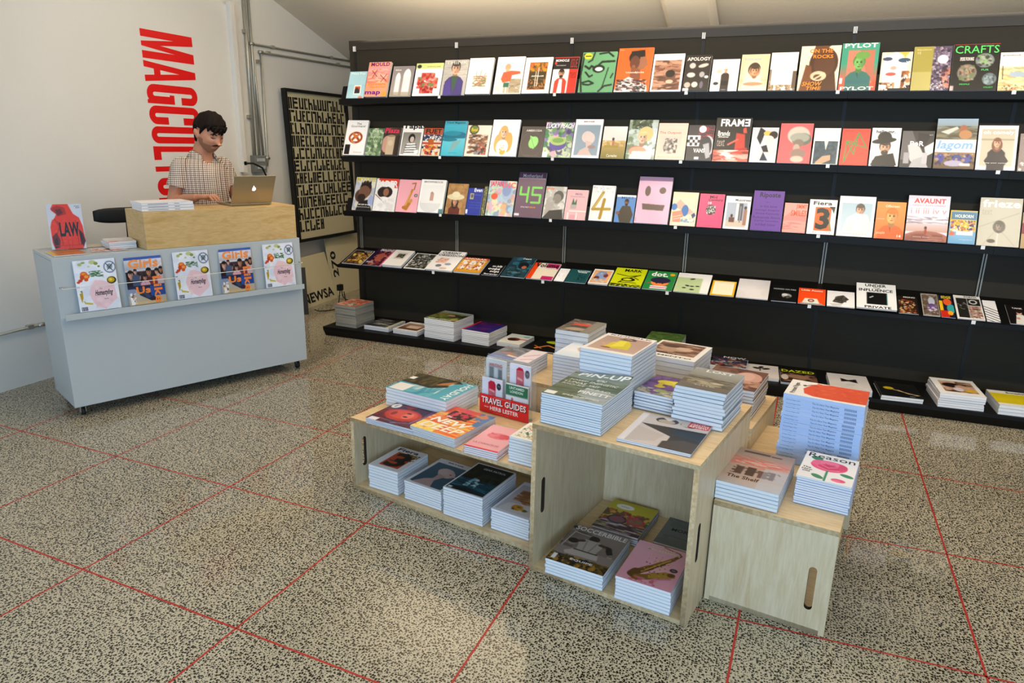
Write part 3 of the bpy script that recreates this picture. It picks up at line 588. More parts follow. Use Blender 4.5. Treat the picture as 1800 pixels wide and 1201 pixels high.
S(1, [
 (609, 640, 127, 'pale blue magazine with a small framed sunset picture, first on the top shelf', 'b a9cdd6; g 0 .5 1 1 9cc6d0 b9dbe0; t .1 .04 .9 .13 f2f6f4 Phox Pop; r .38 .52 .78 .86 f4efe9; g .43 .56 .73 .82 d8622a 2a2a35; p .43 .7 .55 .6 .73 .75 .73 .82 .43 .82 333; e .8 .97 .12 .05 d98a7a'),
 (642, 681, 112, 'pink and orange magazine with purple lettering and a thick purple spine', 'b f2a07c; g 0 .15 1 .6 f5a0a8 f08a68; n .05 .2 .95 .6 25 .09 f7b5a8,ee7f68,f5c0a0 2.5; T .1 .01 .95 .12 7a0d6e MOULD; l .03 8a3a50 .2 .25 .45 .42; l .03 8a3a50 .42 .22 .25 .45; l .03 8a3a50 .6 .38 .9 .55; l .03 8a3a50 .88 .36 .66 .58; I .12 .6 .9 .67 e58a3a Eurotale; I .2 .69 .9 .76 e58a3a Special; T .02 .84 .72 .97 6a1a96 map; r .8 .86 .98 .99 e8a040', .022, None, '5d1c8a'),
 (685, 722, 118, 'grey magazine showing white church windows', 'b a79c99; g 0 0 1 1 8f8788 b5a9a2; e .3 .42 .12 .2 f0eeee; r .18 .42 .42 .95 ebe8e8; e .72 .36 .18 .26 f4f2f2; r .54 .36 .9 .97 e9e7ea; r .0 .85 1 1 a79a7e .6; T .12 .1 .4 .15 e8e4d8 issue; k 2', .012),
 (725, 773, 113, 'white magazine with a cluster of red berries and a green band', 'b f6f3ee; r 0 0 1 .17 cdd98a; e .12 .1 .08 .055 333; t .4 .09 .9 .13 7a8a50 OPENGLASS; n .25 .3 .75 .45 26 .075 c8382f,b02a2a,d87a70,6a8a50; n .12 .42 .88 .78 70 .08 c8382f,a81f25,d86a60,e0a090,748a52; n .25 .75 .75 .93 26 .075 b82a2a,8a2020,d87a70', .012),
 (774, 817, 107, 'magazine with a grey haired man in a purple blazer and green top', 'b b9b4ac; n 0 0 1 .5 40 .1 c4c0b8,ada79e,bab6b0 3; t .06 .03 .95 .12 d5d2cc THINK; P .5 .25 .19 d8a88c 4a4543 4b3f7c; p .36 .46 .64 .46 .55 .8 .48 .95 3f5a45; p .1 .7 .3 .5 .45 1 .1 1 54458c', .010),
 (819, 862, 105, 'thick white magazine with a small sheaf of herbs in the middle', 'b f2eee6; r .14 .2 .9 .98 f6f2e4; t .2 .05 .7 .08 c9bfae journal; n .25 .5 .8 .8 50 .05 8aa070,a87a5a,c89a80,6a7a50,b0604a 2; l .02 7a8a50 .4 .6 .35 .38; l .02 8a7a50 .5 .6 .55 .35; l .02 7a6a40 .6 .62 .75 .42; t .3 .88 .8 .9 d0c890 summer', .022, None, 'efeae2'),
 (867, 916, 102, 'magazine with a woman in an orange sweater by the sea', 'b f4f0ea; t .1 .05 .6 .08 5a9ab0 A World; g .06 .14 .96 .98 b9cfd8 c6d6d6; n .06 .55 .4 .98 20 .08 d8d0c0,c5cdd0; n .55 .6 .96 .98 30 .09 a8977a,8a7d62,b5a58a 2; e .42 .28 .1 .09 c9a27c; e .42 .36 .07 .05 d8ab8c; p .28 .42 .55 .38 .88 .4 .9 .46 .6 .5 .58 .66 .3 .7 .22 .6 e0603a; r .34 .7 .54 .82 2f6b50; r .36 .82 .42 .98 d8ab8c; r .48 .82 .54 .98 d8ab8c', .012),
 (917, 965, 103, 'cream magazine with a dark amber and gold boxed picture', 'b efeae0; r .18 .14 .84 .9 a65a2a; g .2 .16 .82 .88 50401c 332812; n .2 .16 .82 .4 24 .07 c8902a,8a6a20,d8602a; n .2 .6 .82 .88 18 .05 8a5a20,b07030; T .28 .5 .74 .54 f0e8d8 ANTIGLASS; l .03 d8d0c0 .45 .4 .45 .8; l .03 d8d0c0 .53 .3 .53 .8', .012),
 (967, 1011, 102, 'black, white and red news magazine with a bearded man in a red coat', 'b 171412; r 0 0 1 .03 c8281f; T .06 .06 .6 .13 f2f2f2 MONOCLE; e .08 .17 .05 .04 d8402f; t .1 .22 .5 .25 ccc THE FORECAST; t .68 .06 .95 .3 b0302a ISSUE; r 0 .34 .66 1 e8e4de; r .66 .34 1 1 d93324; P .36 .46 .12 c89474 2a1a14 d8402c B; p .3 .62 .42 .62 .46 1 .26 1 f2f0ee; t .7 .42 .96 .6 8a1a14 mens', .010),
 (1016, 1077, 94, 'green magazine with a black brush drawing of a face', 'b 6aa377; r 0 0 1 1 6ba478; l .05 15251a .05 .05 .02 .6 .1 1; l .045 15251a .35 .02 .3 .2 .2 .25; l .05 15251a .5 .05 .75 .02 .9 .12; l .06 15251a .12 .35 .25 .42 .3 .35 .42 .4 .6 .25 .95 .24; e .52 .42 .18 .1 15251a; e .53 .43 .11 .05 e8eee6; l .03 15251a .8 .4 .7 .85 .66 .92; l .05 15251a .15 .5 .28 .62 .36 .58; l .05 15251a .1 .76 .28 .72 .42 .78 .28 .82 .12 .8; l .05 15251a .6 .98 .75 .85 .95 .82; e .17 .1 .12 .075 e8dc3a; l .03 3a3a10 .1 .1 .25 .1; l .04 15251a .95 .55 .9 .65', .014),
 (1079, 1141, 87, 'bright orange magazine with a man in profile wearing a patterned shirt', 'b ef6a24; e .58 .3 .2 .18 8a5238; e .66 .34 .2 .17 a0684a; p .36 .08 .75 .05 .78 .2 .4 .24 171210; e .48 .22 .16 .14 1f1714; e .5 .34 .14 .16 6a3d2a; e .48 .44 .05 .05 9a6040; p .42 .42 .68 .5 .72 .72 .4 .78 8a5238; p .84 .36 .9 .4 .84 .42 a0684a; p 0 1 .08 .8 .38 .66 .6 .74 .92 .86 .95 1 e8e4e0; n .04 .72 .9 1 60 .045 2a2526,3a3436,5a2a2a,c0b8b4 1.6; T .28 .54 .8 .59 f4d8c8 Union&Jocks; t .03 .03 .15 .05 fbd0b0 issue', .014, None, 'f0ece6'),
 (1142, 1197, 97, 'white magazine with a brown picture of entwined bodies', 'b f3eff0; t .2 .05 .8 .07 c8b8c0 THE GENTLEMAN; r .06 .17 .93 .96 8a6048; n .06 .17 .93 .96 60 .13 b5836a,7a4e3a,c89a80,5a3a2c 2; e .62 .62 .16 .13 7a4e3a; e .6 .53 .15 .1 241814; e .6 .74 .12 .05 d8c0a8; k 1', .012),
 (1199, 1245, 100, 'dark brown magazine with six pale round objects and wide lettering', 'b 2c2420; T .06 .06 .96 .16 ece4dc APOLOGY; e .3 .3 .12 .08 c9c0bc; e .72 .3 .2 .05 c8beb8 -15; e .28 .56 .16 .07 d8d2cc; e .7 .55 .1 .08 a8a4a8; e .88 .62 .08 .04 ddd; e .18 .84 .12 .08 c8b8ac; e .46 .83 .12 .08 d8cfc8; e .72 .84 .07 .1 6a6478; r .02 .93 .25 1 eee', .02, None, '241c1a'),
 (1247, 1295, 106, 'white magazine with a small photo of a man in a dark jacket', 'b f6f4f4; t .15 .09 .85 .13 ccc8d8 THE GREEN; r .12 .25 .86 .82 efe6da; P .52 .34 .075 d8a88c d8c8b8 3a302c; r .4 .68 .64 .82 241d1c; e .28 .38 .1 .05 d0bfa8; e .2 .76 .1 .05 333; t .4 .94 .6 .97 9ab SUMMER', .009),
 (1297, 1347, 98, 'beige magazine with a child in a hooded towel', 'b d9c6a4; g 0 .7 1 1 d0b890 e6dcc8; e .45 .55 .34 .36 ddd0b4; p .1 .85 .45 .2 .85 .85 .85 1 .1 1 e6dcc4; e .5 .42 .22 .19 4a3a2c; e .52 .47 .2 .17 c49070; P .52 .46 .16 cc9a76 4a3a2c e6dcc4 b; t .1 .09 .7 .16 8fb0cf Suitcase; e .5 .82 .35 .05 c49070', .014),
 (1349, 1397, 95, 'cream magazine with a white text sheet over a brown landscape', 'b f2e9e2; r 0 .45 .12 1 8a7862; n 0 .75 1 1 30 .08 9a7a5c,b59a78,7a6a52,c8b090; r .86 .5 1 .95 6a5a4a; r .08 .08 .86 .86 f4ebe6; t .25 .2 .7 .5 dcd0cc words', .016),
 (1400, 1471, 83, 'magazine with a bronze face on cream and bold orange lettering', 'b ece0c8; e .6 .4 .36 .36 4c2e1c; p .35 0 .75 0 .45 .25 .3 .2 6a4226; p .2 1 .3 .6 .9 .6 .98 1 503018; p .05 1 .16 .42 .3 .45 .35 .7 .3 1 7a4a2a; e .62 .42 .26 .28 5c3820; e .5 .68 .2 .11 d8c4a4; e .48 .7 .1 .06 6a4226; l .04 e0d0b0 .4 .75 .65 .62; T .22 .07 .8 .16 f08a1c ON THE; T .32 .2 .82 .28 f08a1c ROCKS; I .12 .8 .6 .9 e08a2c SHOW; I .22 .91 .6 .99 e08a2c TIME', .010),
 (1472, 1538, 78, 'green and red magazine with a green tinted portrait and doubled lettering', 'b 3c9a80; g 0 .45 1 .8 4a9a80 e2614a; r 0 .8 1 1 e8583c; r .18 .15 .9 .85 c98068; p .5 .15 .9 .15 .9 .85 .7 .6 b8705a; P .5 .42 .17 6fae5c 4a8040 32706a h; e .58 .26 .2 .08 6a9a4a; r .18 .78 .8 .86 2f6a70; T .06 .005 .95 .1 e8f4ee PYLOT; T .05 .92 .95 .995 f8e8e4 PYLOT; r .02 .74 .09 .86 e8e8f0', .010),
 (1543, 1598, 94, 'magazine with a close white face and scattered capitals', 'b ecdac0; p .3 0 .9 0 .6 .35 .45 .3 e8b850; e .45 .5 .42 .5 f2e6e2; e .2 .18 .16 .05 3a4a68; e .75 .22 .2 .06 33506a; e .42 .42 .1 .05 d8a898; e .35 .58 .17 .045 c05a50; n .7 .5 1 1 26 .12 b8743a,2c1c14,e8e0d8,8a4a24; n 0 .8 .5 1 18 .1 c0804a,e8e4e0,3a2a20; T .04 .04 .14 .14 f4f4f4 E; T .8 .24 .92 .34 f4f4f4 X; T .8 .6 .92 .7 f4f4f4 R; T .78 .84 .9 .94 f4f4f4 A; r .3 .95 1 1 1c1816; r .02 .86 .25 .97 e8e8ee', .012),
 (1599, 1667, 84, 'two-tone magazine, mustard on one half and violet sparks on the other', 'b a59a48; r 0 .58 .52 1 b8ad68; T .08 .06 .46 .09 ddd6b0 Expositions; t .1 .12 .18 .17 ddd6b0 15; r .52 0 1 1 5c5068; n .52 0 1 1 90 .05 8a7a94,4a3c52,b9a8b8,6a5a70,2f2438; n .75 .5 1 .95 20 .08 c08a7a,a86a5a,3a2438; e .78 .3 .14 .1 e8e4ea; e .78 .3 .07 .05 fff; n .52 .8 .9 1 16 .02 fff', .010),
 (1668, 1751, 80, 'black magazine with three metallic spheres and neon green capitals', 'b 0e0d0c; r .02 0 1 .012 c83a2a; t .04 .035 .98 .2 58d868 CRAFTS; T .16 .28 .46 .36 e4dcd8 SPIDERS FROM MARS; e .7 .36 .2 .155 7a8480; n .54 .24 .86 .48 16 .06 8ab070,30343a,a8a8a0; e .34 .62 .21 .185 7c7468; n .18 .46 .5 .78 16 .06 b08a6a,4a3c34,6a7a50,a09a90; e .83 .76 .15 .13 68777c; n .72 .66 .94 .87 12 .04 96a6aa,3a4448; T .64 .54 .8 .58 40c060 FUR; T .2 .85 .42 .88 40c060 PEOPLE; T .72 .92 .92 .95 40c060 COLLECT; r .0 .9 .08 1 c8b0b0', .010),
 (1752, 1812, 94, 'cream magazine with a pale yellow map drawing, last on the top shelf', 'b f0e6da; T .06 .06 .62 .1 5a504c guestbook; r 0 .38 1 1 e4d9a0; n 0 .38 1 1 60 .09 d8cc8a,e8d8a8,b8b078,d0a878,c8d0b0 2; e .55 .58 .25 .07 a8b8c8; l .03 5a4a40 .1 .36 .12 .7; n .1 .85 .9 1 14 .03 b04a30,5a6a40', .010),
])
S(2, [
 (604, 641, 213, 'white magazine with a painted pretzel, first on the second shelf', 'b f3f1ee; t .45 .07 .68 .13 4a3a34 The; t .2 .14 .86 .2 4a3a34 Gourmand; e .5 .5 .33 .17 a8481e; e .5 .5 .24 .11 f3f1ee; l .1 b0501f .3 .6 .5 .45 .68 .58; l .09 d07a3a .36 .38 .5 .5 .64 .4; l .03 e0b080 .25 .5 .35 .62 .5 .65; r .06 .7 .3 .98 1b1715; t .5 .9 .9 .93 888 Summer', .018, None, 'f3f1ee'),
 (642, 669, 226, 'soft green magazine with a blurred leafy photo', 'b 7d9670; n 0 0 1 1 60 .18 8fa87e,6a8460,a8bc98,556a4a,cfdcc0; T .3 .06 .9 .14 d8e4c8 FUTU; t .4 .3 .85 .5 c8dcb8 COT; k 2', .008),
 (670, 700, 225, 'dark magazine with neon pink script over a tin of cream', 'b 4a3a30; e .25 .6 .3 .3 c89a88; n 0 0 1 .3 20 .1 3a2c24,5a4a3c; r .25 .3 .7 .97 cbb69a; e .47 .3 .22 .04 a08a6a; e .47 .55 .15 .1 d8c4a8; I .05 .02 .9 .2 e8355c Plaza; r .78 .3 1 1 3a2c22', .010),
 (702, 739, 222, 'magazine with a woman in a striped sweater and black serif lettering', 'b f0eeea; r .06 .22 .92 .95 9a958e; g .08 .24 .9 .94 8a867e b0aca4; T .0 -.06 1.1 .14 0e0e0e Tapas; e .5 .42 .16 .15 201a18; e .52 .46 .1 .1 c8b8ac; p .2 .95 .3 .6 .7 .58 .85 .95 eee; l .03 1a1a1a .25 .66 .75 .64; l .03 1a1a1a .24 .74 .78 .72; l .03 1a1a1a .22 .82 .8 .8; l .03 1a1a1a .2 .9 .84 .88; r .7 .8 .9 .93 f4f4f4', .010),
 (740, 773, 226, 'orange and navy food magazine with plates on a flag cloth', 'b b8532f; T .1 .03 .95 .2 161210 FUET; r 0 .24 1 .46 27305c; n 0 .25 1 .46 26 .045 f0ead8,e8e0d0; r 0 .46 1 1 d8ccb8; r 0 .52 1 .58 b83a2c; r 0 .66 1 .74 283060; r .3 .4 .6 .6 b05a24; n .1 .6 .9 .98 30 .1 d87a2c,27305c,e0a040,b83a2c,e8d8c0', .010),
 (775, 815, 214, 'tall teal magazine with turquoise waves, standing above its neighbours', 'b 3fa3b8; T .06 .02 .9 .09 16505e Travel Magazine; g 0 .12 1 .36 45b0c4 35a0b8; e .5 .42 .55 .12 14708a; e .4 .36 .4 .07 1f8aa0; g 0 .5 1 1 6ac2d0 44b0c4; e .3 .54 .35 .05 187c92; p .35 .9 .45 .6 .85 .55 .6 .8 7fa8ac; t .35 .9 .7 .93 1f6a7a monday', .014, None, '2c90a6'),
 (816, 858, 221, 'cream magazine with a collage of brown scraps and a round badge', 'b eadccc; e .28 .14 .2 .16 5a3a20; e .28 .14 .16 .12 6a8a3a; T .16 .08 .42 .2 e8c040 fool; n .1 .3 .9 .92 60 .1 6a4a34,a8745a,dccab4,8a5a3c,4a3a34,c8bcae 1.8; n .4 .6 .9 .95 20 .08 8a8a92,c0553a,5a3a28', .009),
 (860, 908, 212, 'thick white magazine with a smiling blonde woman', 'b f6f5f4; t .1 .05 .9 .1 dccfc8 THE HOLIDAY; P .45 .35 .15 e8bc9c d8a85c f0ecea l; e .28 .65 .15 .25 dcae68; e .66 .62 .15 .27 d8a456; e .45 .75 .22 .2 f4f0ee; e .48 .9 .1 .06 c8a848; n .36 .7 .6 .92 8 .04 7a8a3a,d8b048', .018, None, 'f0efee'),
 (911, 952, 223, 'charcoal magazine with one bright green leaf', 'b 463c38; e .5 .6 .47 .42 594d48; e .5 .6 .455 .405 453b37; t .2 .1 .88 .17 e8e0da AMBROSIA; e .58 .52 .2 .2 8fce6e 20; p .4 .3 .75 .4 .72 .6 .6 .75 .45 .5 97d878; l .02 5a9a48 .45 .35 .66 .72; t .2 .93 .8 .95 8a7a70 volume', .008),
 (953, 1003, 216, 'lively purple and green cartoon food magazine', 'b 8fae8a; n 0 0 1 1 90 .13 6a9a5c,8a6ab0,a8c890,4a3a6a,d8a8b8,38724a,c8d8b0; e .5 .62 .3 .18 5a4a9a; e .5 .54 .28 .12 a8c070; e .5 .52 .2 .07 7aa050; I .02 .03 .98 .17 f4f0f4 LUCKY PEACH; r .0 .84 .18 1 eee', .012),
 (1004, 1053, 211, 'white bordered magazine with a pale bald figure in profile on grey', 'b f2eef2; T .3 .045 .68 .08 8a6a5a BRYGE; r .08 .15 .93 .94 92a3b0; e .5 .46 .2 .15 d9c8c2; e .6 .5 .18 .15 dccac4; p .45 .55 .7 .6 .6 .8 .75 .94 .2 .94 .3 .8 .5 .72 d2bab2; e .7 .72 .14 .05 a08a8a; r .0 .94 .25 1 eee', .014, None, 'ececf0'),
 (1055, 1097, 223, 'magazine with a tiny figure in a golden field under a white sky', 'b e8e0d4; g 0 0 1 .42 f0e8e2 e0dad2; g 0 .45 1 1 c8a868 8a8048; n 0 .44 1 .62 24 .1 d0b078,b89858,e0c898; e .46 .4 .05 .05 3a2a26; r .42 .44 .52 .62 b87a60; t .25 .86 .7 .95 f4f0e0 Cereales; r .1 .6 .7 .66 a89048', .009),
 (1099, 1150, 212, 'magazine with a woman in a yellow headscarf under dark leaves', 'b a8b4a4; n 0 0 1 1 60 .14 b8c4b8,8a9a84,c8d4d0,7a8a70; n .1 0 .8 .24 40 .07 2f3a28,3a4a30,5a6a4a; n .7 .2 1 .9 20 .1 c8d4d8,e0e8ec; e .62 .36 .26 .19 d8c488; P .52 .45 .18 e0b8a0 d8c488 e8e4e4 s; e .35 .78 .26 .12 b8785c; e .4 .8 .3 .12 d8a88c; n .2 .8 .9 1 14 .12 eeeaea,e0dcdc', .012),
 (1151, 1203, 218, 'peach magazine with a grey stone sculpture and red lettering', 'b f2cdba; r .05 .02 .95 .16 f4d2c2; t .06 .23 .8 .31 d8452c The Outpost; r .12 .36 .84 .85 dcc4b8; e .48 .66 .24 .18 8a8078; n .28 .42 .7 .82 50 .07 4a4540,b0a8a0,d8d0c8,6a645c; t .1 .92 .9 .94 d8705a possibilities', .016, None, 'f2d4c8'),
 (1204, 1250, 221, 'magazine with black and white chequered shoes and a red corner', 'b 2a2830; n .4 0 1 .4 30 .07 a02038,6a1424,3a1a24 2; n 0 .3 .6 .7 0 .1 fff; r 0 .3 .5 .6 e8e8e8; r .08 .34 .2 .42 191920; r .3 .34 .4 .42 191920; r .0 .42 .1 .5 191920; r .2 .42 .3 .5 191920; r .4 .42 .5 .5 191920; r .1 .5 .2 .58 191920; r .3 .5 .4 .58 191920; e .8 .6 .25 .3 b8b8bc; e .72 .62 .25 .3 22222c; e .55 .12 .14 .1 eee; T .28 .66 .72 .78 f4f4f4 VANS; r .35 .9 .52 .97 f2f2f2; p .62 .55 .85 .5 .95 .9 .8 .95 a8a8ac', .012),
 (1251, 1314, 208, 'black magazine with heavy white capitals and a red lit scene', 'b 1a1613; K .13 .03 .78 .2 f4f4f4 FRAM; X .80 .03 .95 .2 f4f4f4 E; T .08 .3 .42 .42 eae4e2 Brands; T .1 .42 .4 .46 e8e0dc Show; t .08 .5 .3 .66 a89a94 text; p .6 .35 .85 .38 .9 .8 .6 .8 c23a2c; p .78 .25 .86 .22 .9 .35 .8 .36 e0503c; p .62 .72 .95 .68 1 .95 .6 .95 a8281f; n .0 .74 1 1 40 .13 e07060,c84038,f0b0a0,8a2a24,e8dcd8 2; l .05 e86a5a .4 .62 .66 .5', .010),
 (1316, 1363, 225, 'pale magazine with a crouching figure in white and black shadows', 'b cfd4dc; p .3 0 .5 .1 .42 .35 .36 .5 .2 .3 15151a; e .6 .17 .16 .07 e8c060; e .82 .22 .16 .11 2a1d18; e .66 .35 .2 .12 ecdcd0; p .2 .95 .55 .5 .85 .35 .95 .7 .6 .9 e4dcd4; p .4 .55 .6 .5 .7 .7 .5 .7 1a1a22; p .4 .95 .5 .7 .7 .95 24304a; l .05 e8d8cc .45 .45 .8 .4', .009),
 (1365, 1423, 218, 'coral magazine with a blurred pale head', 'b e8686a; e .58 .3 .34 .22 dcc8b8; e .68 .4 .3 .16 6a7468; e .62 .36 .3 .12 a8a898; e .6 .5 .16 .1 8a7a6c; e .55 .62 .1 .1 c0a898; e .62 .76 .24 .12 9a8074; e .6 .9 .2 .08 e0c0b0; k 6', .011),
 (1425, 1472, 226, 'white magazine with a navy jacket and folded hands', 'b f3f0ec; t .12 .14 .88 .18 dcc8c0 THE HAPPY READER; t .45 .26 .55 .29 c8b8b0 No.4; r .06 .36 .94 .99 2f4552; n .06 .36 .94 .99 30 .1 34505e,263a46,3c5866; p .42 .36 .58 .36 .5 .62 e6ddd2; p .15 .95 .4 .78 .7 .74 .72 .88 .4 .99 .15 .99 d0a080', .008),
 (1474, 1524, 227, 'scarlet magazine with an angular green scribble', 'b e8402c; l .035 2a9a4a .15 .92 .2 .34 .48 .7 .6 .12 .92 .52 .15 .38; l .035 2a9a4a .15 .92 .45 .4 .6 .12; l .035 2a9a4a .2 .34 .6 .4; t .1 .06 .4 .08 8a1a14 the; t .6 .06 .9 .08 8a1a14 issue', .009),
 (1526, 1578, 226, 'white magazine with a bearded man in a wide black hat', 'b efecea; P .5 .52 .2 d8a486 3a2a22 141312 B; e .45 .34 .42 .07 121110 -8; e .46 .25 .24 .15 151312; p .05 .98 .2 .75 .8 .66 .95 .98 151413; T .15 .06 .8 .14 1a1614 hello mr.', .011),
 (1580, 1637, 231, 'grey magazine with folded angular photographs', 'b 3c3a3a; p 0 0 .3 0 .5 .4 .1 .8 0 .8 6a6666; p .2 .4 .5 .3 .75 .7 .5 1 .3 .8 d0ccca; p .5 .05 .9 .1 .7 .5 .5 .4 2a2828; p .72 .45 1 .3 1 .6 .8 .7 dedad8; p .4 .8 .7 .7 .9 1 .3 1 b8b8b8; r .68 .6 .84 .9 c8c4c8; r .1 .6 .28 .9 a8a4a8; T .26 .28 .7 .42 f2f0ee PoR; T .84 .1 .95 .12 ddd art', .009),
 (1639, 1711, 210, 'tall magazine with a swimmer above and boaters below a pale blue title', 'b eee9e4; g 0 0 1 .42 a8c0d4 6a6a58; n 0 .15 1 .42 24 .12 6a6450,8a8468,585040 3; e .66 .22 .1 .09 a8684a; e .72 .32 .16 .09 c08a5c; p .1 .27 .5 .16 .55 .2 .3 .32 d8d4c8; I .06 .44 .92 .66 8fb8dc lagom; g 0 .68 1 1 9a7c58 6a5238; e .15 .8 .1 .1 4a50a0; e .56 .8 .12 .08 4a5090; e .82 .8 .12 .09 5058a0; n 0 .7 1 .95 22 .05 c8a080,3a2a40,4a5098; e .5 .9 .24 .06 b8b0c8; r .65 .9 .9 .95 e8e0e0', .012, None, '9ab0b8'),
 (1713, 1783, 222, 'white bordered magazine with a long haired woman in black', 'b f4f1ee; r .08 .08 .93 .92 c9bea8; r .08 .3 .93 .34 a89a84; P .5 .4 .11 d8a88c 7a4a30 2a2228 l; p .2 .8 .35 .6 .65 .6 .82 .8 .7 .92 .3 .92 2c242a; T .12 .11 .9 .22 f8f6f2 oh comely; t .2 .83 .85 .86 f0ece8 keep your curiosity', .012, None, 'f0e8ec'),
 (1787, 1815, 236, 'grey magazine cut off by the picture edge on the second shelf', 'b 8e7e7a; n 0 .7 1 1 16 .14 a89892,7a6a66,e0d8d4; T .2 .1 .8 .16 ddd Cap', .010),
])
